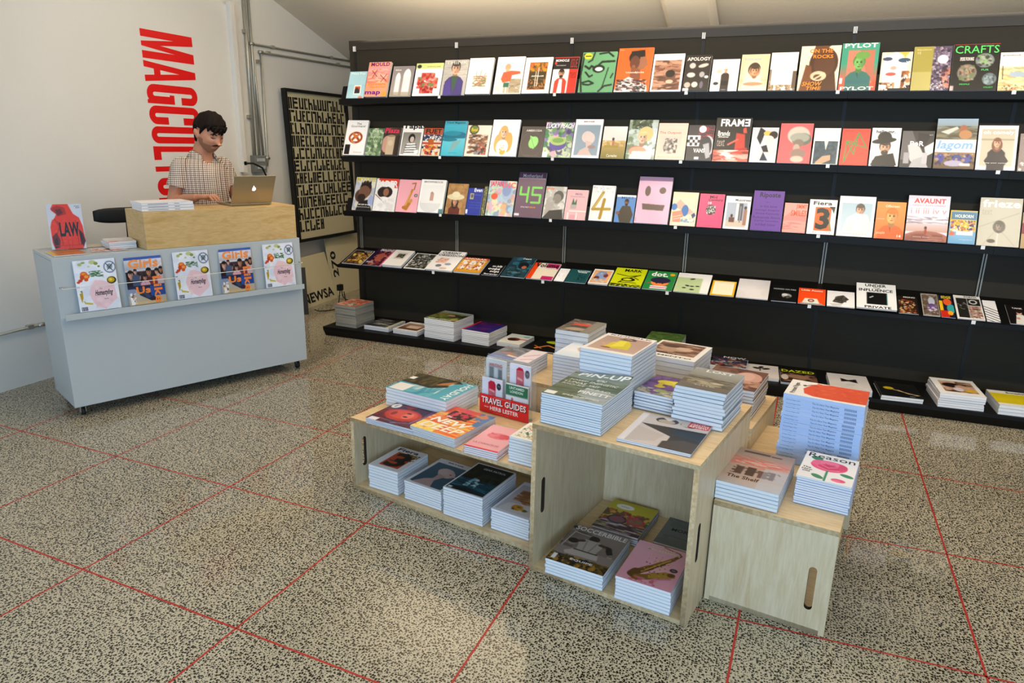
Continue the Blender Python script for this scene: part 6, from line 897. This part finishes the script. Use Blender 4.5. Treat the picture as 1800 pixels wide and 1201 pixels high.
m = MB(); cx, cz_, R = 0, .108, .0135
def disc(cx, cz, rx, rz, n=20): return [(cx+rx*math.cos(2*PI*k/n), -.0046, cz+rz*math.sin(2*PI*k/n)) for k in range(n)]
pts = []
for k in range(40):
    q = 2*PI*k/40; x, z = math.cos(q), math.sin(q); r = 1-.10*math.exp(-((abs(q-PI/2))/.3)**2)-.07*math.exp(-((q-3*PI/2)/.25)**2)
    px_, pz_ = R*r*x*1.02, R*r*z*1.05; d = math.hypot(px_+R*1.15, pz_-.1*R)   # bite on the side seen at right
    if d < R*.5: a = math.atan2(pz_-.1*R, px_+R*1.15); px_, pz_ = -R*1.15+R*.5*math.cos(a), .1*R+R*.5*math.sin(a)
    pts.append((cx-px_*-1, -.0046, cz_+pz_))
m.add(pts, [tuple(range(40))], M_GLOW); lf = [(cx+.002+.0035*math.cos(t_)*1.0+.0035*math.sin(t_)*.5, -.0046, cz_+R*1.42+.0058*math.sin(t_)) for t_ in [2*PI*k/12 for k in range(12)]]
m.add([(cx-(v[0]-cx), v[1], v[2]) for v in lf], [tuple(range(12))], M_GLOW); m.obj('emblem', lid)
# ================================================================== STOOL
st = thing('drafting_stool', 'black drafting stool with a low curved backrest behind the white desk', 'stool', (-4.22, 3.50, 0), DA)
m = MB(); R0 = []
for k in range(13):
    u = -1+2*k/12; q = u*.5; c = Vector((.34*math.sin(q)/math.sin(.5)*.62, .02+.12*(1-math.cos(q)), 1.098)); hgt = .052*(1-.35*abs(u)**4); R0.append([c+Vector((0, .009*math.cos(t_), hgt*math.copysign(abs(math.sin(t_))**.6, math.sin(t_)))) for t_ in [2*PI*j/14 for j in range(14)]])
m.rings(R0, M_BLK); m.obj('backrest', st)
m = MB(); m.tube([(0, .05, 1.08), (0, .07, .9), (0, .04, .72), (0, -.14, .69)], .014, M_BLK, 8); m.obj('backrest_bar', st)
m = MB(); m.rings([ellring((0, -.14, z), a, a, 24) for z, a in ((.70, .15), (.71, .18), (.74, .19), (.765, .175), (.77, .12))], M_BLK); m.obj('seat', st)
m = MB(); m.tube([(0, -.14, .06), (0, -.14, .69)], .022, M_CHROME, 12); m.obj('column', st)
for k in range(5): a = 2*PI*k/5; m = MB(); m.tube([(0, -.14, .07), (.2*math.cos(a), -.14+.2*math.sin(a), .05), (.2*math.cos(a), -.14+.2*math.sin(a), .012)], .014, M_BLK, 8); m.obj('leg', st)
o = MB().box(-.02, -.02, 0, .03, .02, .022, M_BLK).obj('card_reader'); o.matrix_world = DM @ Matrix.Translation((.455, .30, .9565)); tag(o, 'tiny black card reader against the plywood box on the desk', 'card reader')
# ================================================================== LEAFLET HOLDER
A = Vector((-1.307, 2.879, LOW)); Bq = Vector((-1.035, 2.821, LOW)); ex = (Bq-A).normalized(); ey = Vector((-ex.y, ex.x, 0)); HW = (Bq-A).length
HMx = Matrix(((ex.x, ey.x, 0, A.x), (ex.y, ey.y, 0, A.y), (0, 0, 1, LOW+.0008), (0, 0, 0, 1)))
hd = bpy.data.objects.new('leaflet_holder', None); C.objects.link(hd); hd.matrix_world = HMx
tag(hd, 'clear stepped acrylic holder with a red header card and four pocket guides', 'leaflet holder')
m = MB(); m.box(0, 0, 0, HW, .003, .12, M_ACR); m.box(0, .030, 0, HW, .033, .235, M_ACR); m.box(0, .062, 0, HW, .065, .275, M_ACR); m.box(0, .003, 0, HW, .062, .003, M_ACR)
for x in (0, HW-.003): m.box(x, .003, .003, x+.003, .030, .15, M_ACR); m.box(x, .033, .003, x+.003, .062, .26, M_ACR)
m.box(HW/2-.0015, .003, .003, HW/2+.0015, .030, .13, M_ACR); m.obj('acrylic_tray', hd)
AL = lambda x, y, z: HMx @ Matrix.Translation((x, y, z)) @ Matrix.Rotation(PI/2, 4, 'X')
cm = art_mesh('header_card', HW, .092, .0012, 'b dc2a2c; T .055 .16 .965 .5 3a1418 TRAVEL GUIDES; T .04 .13 .95 .47 f2e8e6 TRAVEL GUIDES; T .22 .58 .8 .8 f2e8e6 HERB LESTER; T .1 .63 .19 .7 f0d0cc FROM; t .3 .88 .6 .91 f0b0a8 herblester com; t .3 .04 .65 .08 f0b0a8 stockists of', 60, 1, 'b02024', None, 'b02024')
link('header_card', cm, hd, Matrix.Translation((0, -.0004, .001)) @ Matrix.Rotation(PI/2, 4, 'X'))
RED = 'b e6e8f4; p .32 .12 .44 .06 .62 .08 .68 .16 .68 .72 .32 .62 c81c40; r .34 .2 .4 .6 d83050; p .36 .3 .62 .34 .62 .4 .36 .36 f4a0a8; p .36 .46 .62 .5 .62 .54 .36 .5 f08898; e .84 .2 .11 .1 2a3440; t .78 .17 .9 .22 8a98a0 map; t .3 .76 .6 .79 9aa0b8 LONDON'
for lb, x, y, z, w, h, pr in [('white guide with a red post box, in the back pocket of the acrylic holder', HW*.5+.006, .048, .06, .116, .2, RED+'; p .32 .84 .66 .9 .66 1 .32 1 c81c40'), ('guide with a grey street photo, in the back pocket of the acrylic holder', .008, .048, .06, .116, .2, 'b d8dcdc; r .14 .14 .82 .98 9aa6aa; r .18 .2 .38 .5 5a646c; r .62 .24 .8 .45 4a5258; n .18 .5 .82 .98 24 .1 8a98a0,a8b0b0,6a7a80; r .42 .2 .58 .9 c8d0d4; T .16 .1 .8 .18 c83a34 WRITING'),
      ('white guide with a red post box, in the front pocket of the acrylic holder', .008, .017, .004, .116, .17, RED), ('guide with a green band and tiny drawing, in the front pocket of the acrylic holder', HW*.5+.006, .017, .004, .122, .165, 'b e4e8ec; r 0 .02 1 .34 2f7a58; T .16 .06 .84 .14 d8ece0 UNTAMED; T .2 .17 .78 .25 d8ece0 LONDON; e .3 .45 .05 .06 c05a3a; p .2 .55 .28 .44 .34 .55 3a7a5a; n .4 .5 .9 .6 12 .04 b8c4d0,8aa0b8')]:
    magazine(lb, w, h, .010, pr, AL(x, y, z), 44, 'd8dce0', None, None, 'pocket_guide', 'booklet')
# ================================================================== PERSON
M_SKIN = mat('skin', 'c48d70', .5, spec=.35); N, L, B = nodes(M_SKIN); tc = N.new('ShaderNodeTexCoord'); n1 = noise(N, L, tc.outputs['Object'], 14, 3); L.new(mixc(N, L, n1.outputs['Fac'], 'b87c60', 'cf9a7c'), B.inputs['Base Color'])
B.inputs['Subsurface Weight'].default_value = .08; B.inputs['Subsurface Radius'].default_value = (.01, .004, .002)
M_HAIR = mat('dark_brown_hair', '1f140f', .75, spec=.2); N, L, B = nodes(M_HAIR); tc = N.new('ShaderNodeTexCoord'); n1 = noise(N, L, mapping(N, L, tc.outputs['Object'], (60, 14, 20)), 4, 3); L.new(mixc(N, L, n1.outputs['Fac'], '0c0705', '22150d'), B.inputs['Base Color'])
M_STUB = mat('stubble_skin', '9a6b52', .7); M_LIP = mat('lips', '9c5a4c', .5); M_EYE = mat('dark_eye', '1c1512', .3); M_JEAN = mat('dark_denim', '232a3a', .8); M_SHOE = mat('brown_shoe', '3a271c', .5)
M_SHIRT = mat('checked_cotton', 'e4dacb', .85); N, L, B = nodes(M_SHIRT); tc = N.new('ShaderNodeTexCoord'); sx = N.new('ShaderNodeSeparateXYZ'); L.new(tc.outputs['Object'], sx.inputs[0])
def mth(op, a, b=None, c=None):
    n = N.new('ShaderNodeMath'); n.operation = op
    for i, v in enumerate((a, b, c)):
        if v is None: continue
        if hasattr(v, 'is_output'): L.new(v, n.inputs[i])
        else: n.inputs[i].default_value = v
    return n.outputs[0]
u_ = mth('SUBTRACT', sx.outputs[0], sx.outputs[1])
def lines(v, per, duty, ph=0): return mth('LESS_THAN', mth('FRACT', mth('MULTIPLY_ADD', v, 1/per, ph)), duty)
c = mixc(N, L, lines(u_, .0165, .22), 'ddd2c2', '6e4c42'); c = mixc(N, L, lines(u_, .035, .12, .25), c, '9a7468')
c2 = mixc(N, L, lines(sx.outputs[2], .0135, .24), 'ffffff', '7e5c50'); c = mixc(N, L, 1.0, c, c2, 'MULTIPLY'); L.new(c, B.inputs['Base Color'])
PF = Vector((.916, -.402, 0)); PR = Vector((-.402, -.916, 0))
def foot_at(w, s): return D0+Vector((.402, .916, 0))*s+Vector((-.916, .402, 0))*w
PP = foot_at(.66, 1.10); PM = Matrix(((PR.x, PF.x, 0, PP.x), (PR.y, PF.y, 0, PP.y), (0, 0, 1, 0), (0, 0, 0, 1))) @ Matrix.Rotation(math.radians(14), 4, 'Z')
V = Vector
def lerp(a, b, t): return a+(b-a)*t
def limb(mb, pts, rad, n=16, mt=None):
    P = [V(p) for p in pts]; out = []; R = []
    P2 = [P[0]]+P+[P[-1]]; r2 = [rad[0]]+list(rad)+[rad[-1]]
    for i in range(1, len(P2)-2):
        for k in range(6):
            t = k/6; a, b, c_, d = P2[i-1:i+3]; out.append(.5*((2*b)+(-a+c_)*t+(2*a-5*b+4*c_-d)*t*t+(-a+3*b-3*c_+d)*t**3)); R.append(lerp(r2[i], r2[i+1], t*t*(3-2*t)))
    out.append(P[-1]); R.append(rad[-1]); mb.tube(out, R, mt or M_SKIN, n)
def ball(mb, c_, rx, ry, rz, mt=None, n=14):
    c_ = V(c_); rings_ = []
    for i in range(1, n):
        q = PI*i/n; rings_.append([c_+V((rx*math.sin(q)*math.cos(2*PI*k/n), ry*math.sin(q)*math.sin(2*PI*k/n), rz*math.cos(q))) for k in range(n)][::-1])
    mb.rings(rings_, mt or M_SKIN)
HEAD = Matrix.Translation((-.004, .150, 1.640)) @ Matrix.Rotation(math.radians(-1), 4, 'Z') @ Matrix.Rotation(math.radians(-20), 4, 'X') @ Matrix.Scale(1.06, 4)
def gs(x, s): return math.exp(-(x/s)**2)
def headpt(x, y, z, off=0):
    X, Y, Z = .076*x, .097*y, .118*z
    if z < 0:
        k = -z; X *= 1-.26*k**1.4; Y *= (1-.10*k) if y > 0 else (1-.40*k)
        if y > 0: Y += .010*k*max(0, y)
    if y < 0 and z > 0: Y *= 1.06
    if y > 0:
        f = y
        Y += f*(.004*gs(Z-.030, .010)*gs(X, .045))-f*.010*gs(abs(X)-.031, .015)*gs(Z-.010, .013)
        Y += f*.007*gs(abs(X)-.040, .018)*gs(Z+.022, .018)
        rz_ = 1 if -.030 < Z < .02 else 0
        prof = max(0, min(1, (.026-Z)/.055)) if Z > -.030 else max(0, 1-(-.030-Z)/.012)
        Y += .019*prof*gs(X, .0125+.004*prof)*(1 if y > .3 else 0)
        Y += f*.006*gs(Z+.056, .009)*gs(X, .022)-f*.004*gs(Z+.0565, .0025)*gs(X, .020)+f*.009*gs(Z+.098, .014)*gs(X, .022)
    p = V((X, Y, Z)); n = V((x/.076, y/.097, z/.118)).normalized(); return p+n*off
def headshell(mb, offf, mt, nu=72, nv=54):
    R = []
    for i in range(1, nv):
        q = PI*i/nv; ring = []
        for k in range(nu):
            a = 2*PI*k/nu; x, y, z = math.sin(q)*math.cos(a), math.sin(q)*math.sin(a), math.cos(q); ring.append(HEAD @ headpt(x, y, z, offf(x, y, z)))
        R.append(ring[::-1])
    mb.rings(R, mt)
body = MB()
headshell(body, lambda x, y, z: 0, M_SKIN)
for s in (-1, 1):
    e = MB(); c0 = HEAD @ V((s*.080, -.010, -.004)); ball(body, c0, .011, .018, .031); ball(body, HEAD @ V((s*.089, -.018, .006)), .009, .016, .023)
    ball(body, HEAD @ V((s*.0075, .118, -.030)), .0075, .009, .007)
# neck and torso, hips, legs
T_ = [(.86, 0, .160, .110), (.95, 0, .165, .115), (1.05, .004, .150, .105), (1.15, .012, .152, .108), (1.26, .024, .168, .118), (1.36, .036, .168, .112), (1.43, .046, .138, .088), (1.465, .052, .090, .066), (1.50, .058, .066, .062), (1.53, .068, .062, .062), (1.58, .090, .058, .062), (1.63, .112, .056, .060)]
body.rings([ellring((0, y, z), a, b, 24, p=2.3)[::1] for z, y, a, b in T_], M_SKIN)
SH, EL, WR = (.170, .046, 1.425), (.235, .025, 1.185), (.205, .245, 1.226)
SH2, EL2, WR2 = (-.170, .046, 1.425), (-.245, .06, 1.19), (-.175, .28, 1.222)
for a, b, c_ in ((SH, EL, WR), (SH2, EL2, WR2)):
    limb(body, [a, lerp(V(a), V(b), .5), b, lerp(V(b), V(c_), .4), c_], [.046, .044, .039, .040, .027])
def hand(mb, w_, dirv, side):
    w_ = V(w_); f = V(dirv).normalized(); up = V((0, 0, 1)); sd = f.cross(up).normalized()  # toward his right
    R = []
    for t, hw, ht in ((0, .024, .019), (.025, .032, .017), (.055, .040, .016), (.085, .041, .014), (.095, .036, .011)):
        R.append(ellring(w_+f*t+up*(.012*math.sin(t*22)), hw, ht, 16, sd, up, 2.4))
    mb.rings(R, M_SKIN)
    for k, (o_, ln) in enumerate(((-.030, .066), (-.010, .076), (.010, .072), (.029, .058))):
        o_ *= side; b = w_+f*.086+sd*o_+up*.012; sp = sd*(o_*.25)
        limb(mb, [b-f*.02, b, b+f*ln*.42+sp*.5+up*.008, b+f*ln*.74+sp-up*.008, b+f*ln*.92+sp-up*.026], [.0095, .0095, .0088, .0080, .0068], 10)
    b = w_+f*.030-sd*side*.026-up*.001; limb(mb, [b+sd*side*.012, b, b+f*.030-sd*side*.018-up*.008, b+f*.055-sd*side*.018-up*.014], [.013, .0125, .0105, .0085], 10)
hand(body, WR, (-.38, .92, -.04), 1); hand(body, WR2, (.25, .95, -.04), -1)
for s in (-1, 1):
    limb(body, [(s*.085, 0, .90), (s*.092, .005, .70), (s*.095, .012, .48), (s*.098, -.01, .30), (s*.10, -.015, .10)], [.085, .075, .055, .052, .038])
    limb(body, [(s*.10, -.045, .045), (s*.103, .02, .045), (s*.108, .12, .03)], [.036, .040, .028])
bo = body.obj('person'); bo.matrix_world = PM
def organic(o, vox, sm=2, mt=None):
    r = o.modifiers.new('skin', 'REMESH'); r.mode = 'VOXEL'; r.voxel_size = vox; r.use_smooth_shade = True
    if sm: q = o.modifiers.new('soft', 'SMOOTH'); q.iterations = sm; q.factor = .5
organic(bo, .0042, 2)
tag(bo, 'dark haired man with a moustache in a checked short-sleeved shirt typing on the laptop', 'person')
def hairoff(x, y, z):
    front = .50-.10*x; line = -.62 if y < -.35 else (lerp(-.62, -.12, (y+.35)/.45) if y < .10 else (lerp(-.12, .42, (y-.10)/.35) if y < .45 else lerp(.42, .50, (y-.45)/.55)))
    if abs(x) > .6 and -.38 < y < .30: line = max(line, .24 if y < .12 else line)
    d = (z-line)/.10; k = max(0, min(1, d))
    n = .5*math.sin(9*x+5*z+3*y)+.3*math.sin(17*y-11*x)+.2*math.sin(31*x+23*z)
    return -.012+k*(.012+.013+.016*max(0, z)+.006*n*k+(.010*max(0, y)*k if z > .3 else 0))
m = MB(); headshell(m, hairoff, M_HAIR, 90, 64); hr = m.obj('hair', bo)
q = hr.modifiers.new('soft', 'SMOOTH'); q.iterations = 2; q.factor = .5
rs = random.Random(5); m = MB()
for k in range(46):
    a = rs.uniform(-.75, .8); t0 = rs.uniform(.35, .75); p = []
    for j in range(5):
        t = t0+(j/4)*rs.uniform(.22, .36); q_ = PI/2*(1-t)+PI*.0; el = 1.25-t*1.02
        x, y, z = math.sin(a+.12*j*.3)*math.cos(el), math.cos(a+.12*j*.3)*math.cos(el), math.sin(el); p.append(HEAD @ headpt(x, y, z, .026-.005*j))
    m.tube(p, [.008, .0095, .008, .006, .002], M_HAIR, 6)
m.obj('fringe', bo)
def patch(name, mt, pts, r, n=8):
    m = MB()
    for P_ in pts: m.tube([HEAD @ V(p) for p in P_], r if not isinstance(r, tuple) else list(r), mt, n)
    return m.obj(name, bo)
def surf(X, Z, off=0):
    # point on the face surface at given X,Z (search direction)
    best = None
    for i in range(60):
        y = i/59; x = X/.076; 
        z = Z/.118
        k = max(0, -z); x = X/(.076*(1-.26*k**1.4)); r2 = 1-x*x-z*z
        if r2 <= 0: return V((X, 0, Z))
        return headpt(x, math.sqrt(r2), z, off)
for s in (-1, 1):
    patch('eyebrow', M_HAIR, [[surf(s*.014, .024, .002), surf(s*.028, .029, .002), surf(s*.046, .024, .001)]], (.003, .0042, .0022))
    m = MB(); c_ = surf(s*.031, .008, -.004); ball(m, HEAD @ c_, .0135, .008, .0065, mat('eyelid', 'ab765c', .5)); m.obj('eyelid', bo)
    patch('eye', M_EYE, [[surf(s*.019, .0045, .003), surf(s*.031, .002, .0045), surf(s*.043, .005, .002)]], (.0012, .0022, .0012))
patch('moustache', M_HAIR, [[surf(-.027, -.050, .001), surf(-.014, -.0435, .003), surf(0, -.041, .003), surf(.014, -.0435, .003), surf(.027, -.050, .001)]], (.0025, .0052, .0048, .0052, .0025))
patch('lips', M_LIP, [[surf(-.021, -.058, -.001), surf(-.008, -.0565, .0), surf(.008, -.0565, .0), surf(.021, -.058, -.001)]], (.0015, .0045, .0045, .0015))
def stub(x, y, z):
    k = 1 if (z < -.34 and y > -.15) or (abs(x) > .62 and y > -.1 and z < -.1 and y < .35) else 0
    X, Z = .076*x, .118*z
    if y > .5 and abs(X) < .028 and -.068 < Z: k = 0
    return .0011 if k else -.006
m = MB(); headshell(m, stub, M_STUB, 90, 64); m.obj('stubble', bo)
# clothes
sh = MB()
S_ = [(.84, 0, .188, .135), (.95, .0, .190, .138), (1.06, .006, .178, .130), (1.16, .014, .178, .132), (1.27, .026, .188, .138), (1.37, .038, .184, .132), (1.43, .046, .168, .112), (1.468, .050, .122, .088), (1.490, .052, .088, .074), (1.498, .052, .066, .06)]
R = []
for z, y, a, b in S_:
    rg = ellring((0, y, z), a, b, 32, p=2.3)
    for v in rg:
        f = max(0, (v.y-y)/b)
        if z > 1.44: v.z -= .055*f*f*(z-1.44)/.06*gs(v.x, .06)
        v.y += .004*math.sin(v.z*60+v.x*30)*f
    R.append(rg)
sh.rings(R, M_SHIRT)
for a, b in ((SH, EL), (SH2, EL2)):
    a, b = V(a), V(b); limb(sh, [lerp(a, V((0, a.y, a.z)), .35)+V((0, 0, .0)), a+V((0, 0, .004)), lerp(a, b, .3), lerp(a, b, .58)], [.048, .056, .060, .066], 20, M_SHIRT)
so = sh.obj('shirt', bo); organic(so, .006, 3)
m = MB(); n = 30; vs = []
for k in range(n+1):
    a = math.radians(-90-140+280*k/n)+math.pi*0; a = math.radians(-230+280*k/n); f = max(0.0, math.sin(a)); e_ = abs(k-n/2)/(n/2)
    cx_, sy_ = math.cos(a), math.sin(a); lo = 1-.0*f
    vs += [(cx_*.070, .066+sy_*.068, 1.532-.028*f-.012*e_**4), (cx_*.080, .064+sy_*.080, 1.526-.030*f-.012*e_**4), (cx_*(.104+.012*e_**3), .058+sy_*(.100+.016*e_**2), 1.486-.034*f-.030*e_**3)]
m.add(vs, [(3*k+r_, 3*k+r_+1, 3*k+r_+4, 3*k+r_+3) for k in range(n) for r_ in (0, 1)], M_SHIRT, True); co = m.obj('collar', bo); so2 = co.modifiers.new('thick', 'SOLIDIFY'); so2.thickness = .005
m = MB(); m.rings([ellring((0, y, z), a, b, 28, p=2.3) for z, y, a, b in [(.80, 0, .172, .122), (.90, 0, .176, .125), (.98, 0, .170, .120)]], M_JEAN)
for s in (-1, 1): limb(m, [(s*.085, 0, .86), (s*.092, .005, .70), (s*.095, .012, .48), (s*.098, -.01, .28), (s*.10, -.015, .07)], [.098, .088, .070, .064, .060], 18, M_JEAN)
tr = m.obj('trousers', bo); organic(tr, .008, 2)
for s in (-1, 1):
    m = MB(); R = []
    for y, hw, ht in ((-.085, .022, .035), (-.07, .036, .050), (-.02, .042, .055), (.05, .046, .042), (.12, .048, .032), (.16, .036, .024), (.175, .016, .014)): R.append(ellring((s*.103, y, ht+.001), hw, ht, 18, V((1, 0, 0)), V((0, 0, 1)), 2.6))
    m.rings(R, M_SHOE); m.obj('shoe', bo)
# ================================================================== LIGHT
def area(name, loc, target, sx, sy, power, col, spread=PI):
    l = bpy.data.lights.new(name, 'AREA'); l.shape = 'RECTANGLE'; l.size = sx; l.size_y = sy; l.energy = power; l.color = col; l.spread = spread
    o = bpy.data.objects.new(name, l); C.objects.link(o); o.location = loc; o.rotation_euler = (Vector(target)-Vector(loc)).to_track_quat('-Z', 'Y').to_euler(); return o
def spot(name, loc, target, power, col, ang=60, blend=.8, r=.06):
    l = bpy.data.lights.new(name, 'SPOT'); l.energy = power; l.color = col; l.spot_size = math.radians(ang); l.spot_blend = blend; l.shadow_soft_size = r
    o = bpy.data.objects.new(name, l); C.objects.link(o); o.location = loc; o.rotation_euler = (Vector(target)-Vector(loc)).to_track_quat('-Z', 'Y').to_euler(); return o
area('window_light', (.8, -3.2, 1.6), (-.6, 3, .6), 6.0, 2.2, 275, (.50, .73, 1.0))
area('ceiling_bounce', (-.6, 3.0, 3.55), (-.6, 2.8, 0), 5.5, 1.6, 72, (1, .84, .64))
WARM = (1, .86, .68)
for x, tx in ((-2.9, -3.1), (-1.2, -1.3), (.5, .4), (2.0, 1.9)):
    spot('shelf_spot', (x, 2.6, 3.6), (tx, 5.2, 1.35), 172, WARM, 62, .9, .05)
spot('wall_spot', (-2.6, 3.4, 3.6), (-4.6, 4.2, 1.9), 108, (1, .93, .82), 75, 1, .1)
spot('crate_spot', (.2, 4.2, 3.4), (-.4, 2.6, .4), 105, WARM, 66, 1, .22)
area('ceiling_fill', (-1.0, 5.0, 2.5), (-1.0, 5.6, 4), 5, .5, 80, (1, .86, .66))  # added uplight standing in for bounce, to brighten the dark ceiling
w = bpy.data.worlds.new('world'); bpy.context.scene.world = w; w.use_nodes = True
w.node_tree.nodes['Background'].inputs[0].default_value = (.55, .68, .85, 1); w.node_tree.nodes['Background'].inputs[1].default_value = .35
sc = bpy.context.scene; sc.view_settings.view_transform = 'Standard'; sc.view_settings.look = 'None'; sc.view_settings.exposure = 0; sc.view_settings.gamma = .92
sc.cycles.use_denoising = True; sc.cycles.max_bounces = 8

area('side_fill', (-2.6, -1.2, 3.0), (-2.0, 2.5, 0), 2.5, 2, 12, (1, .93, .82))
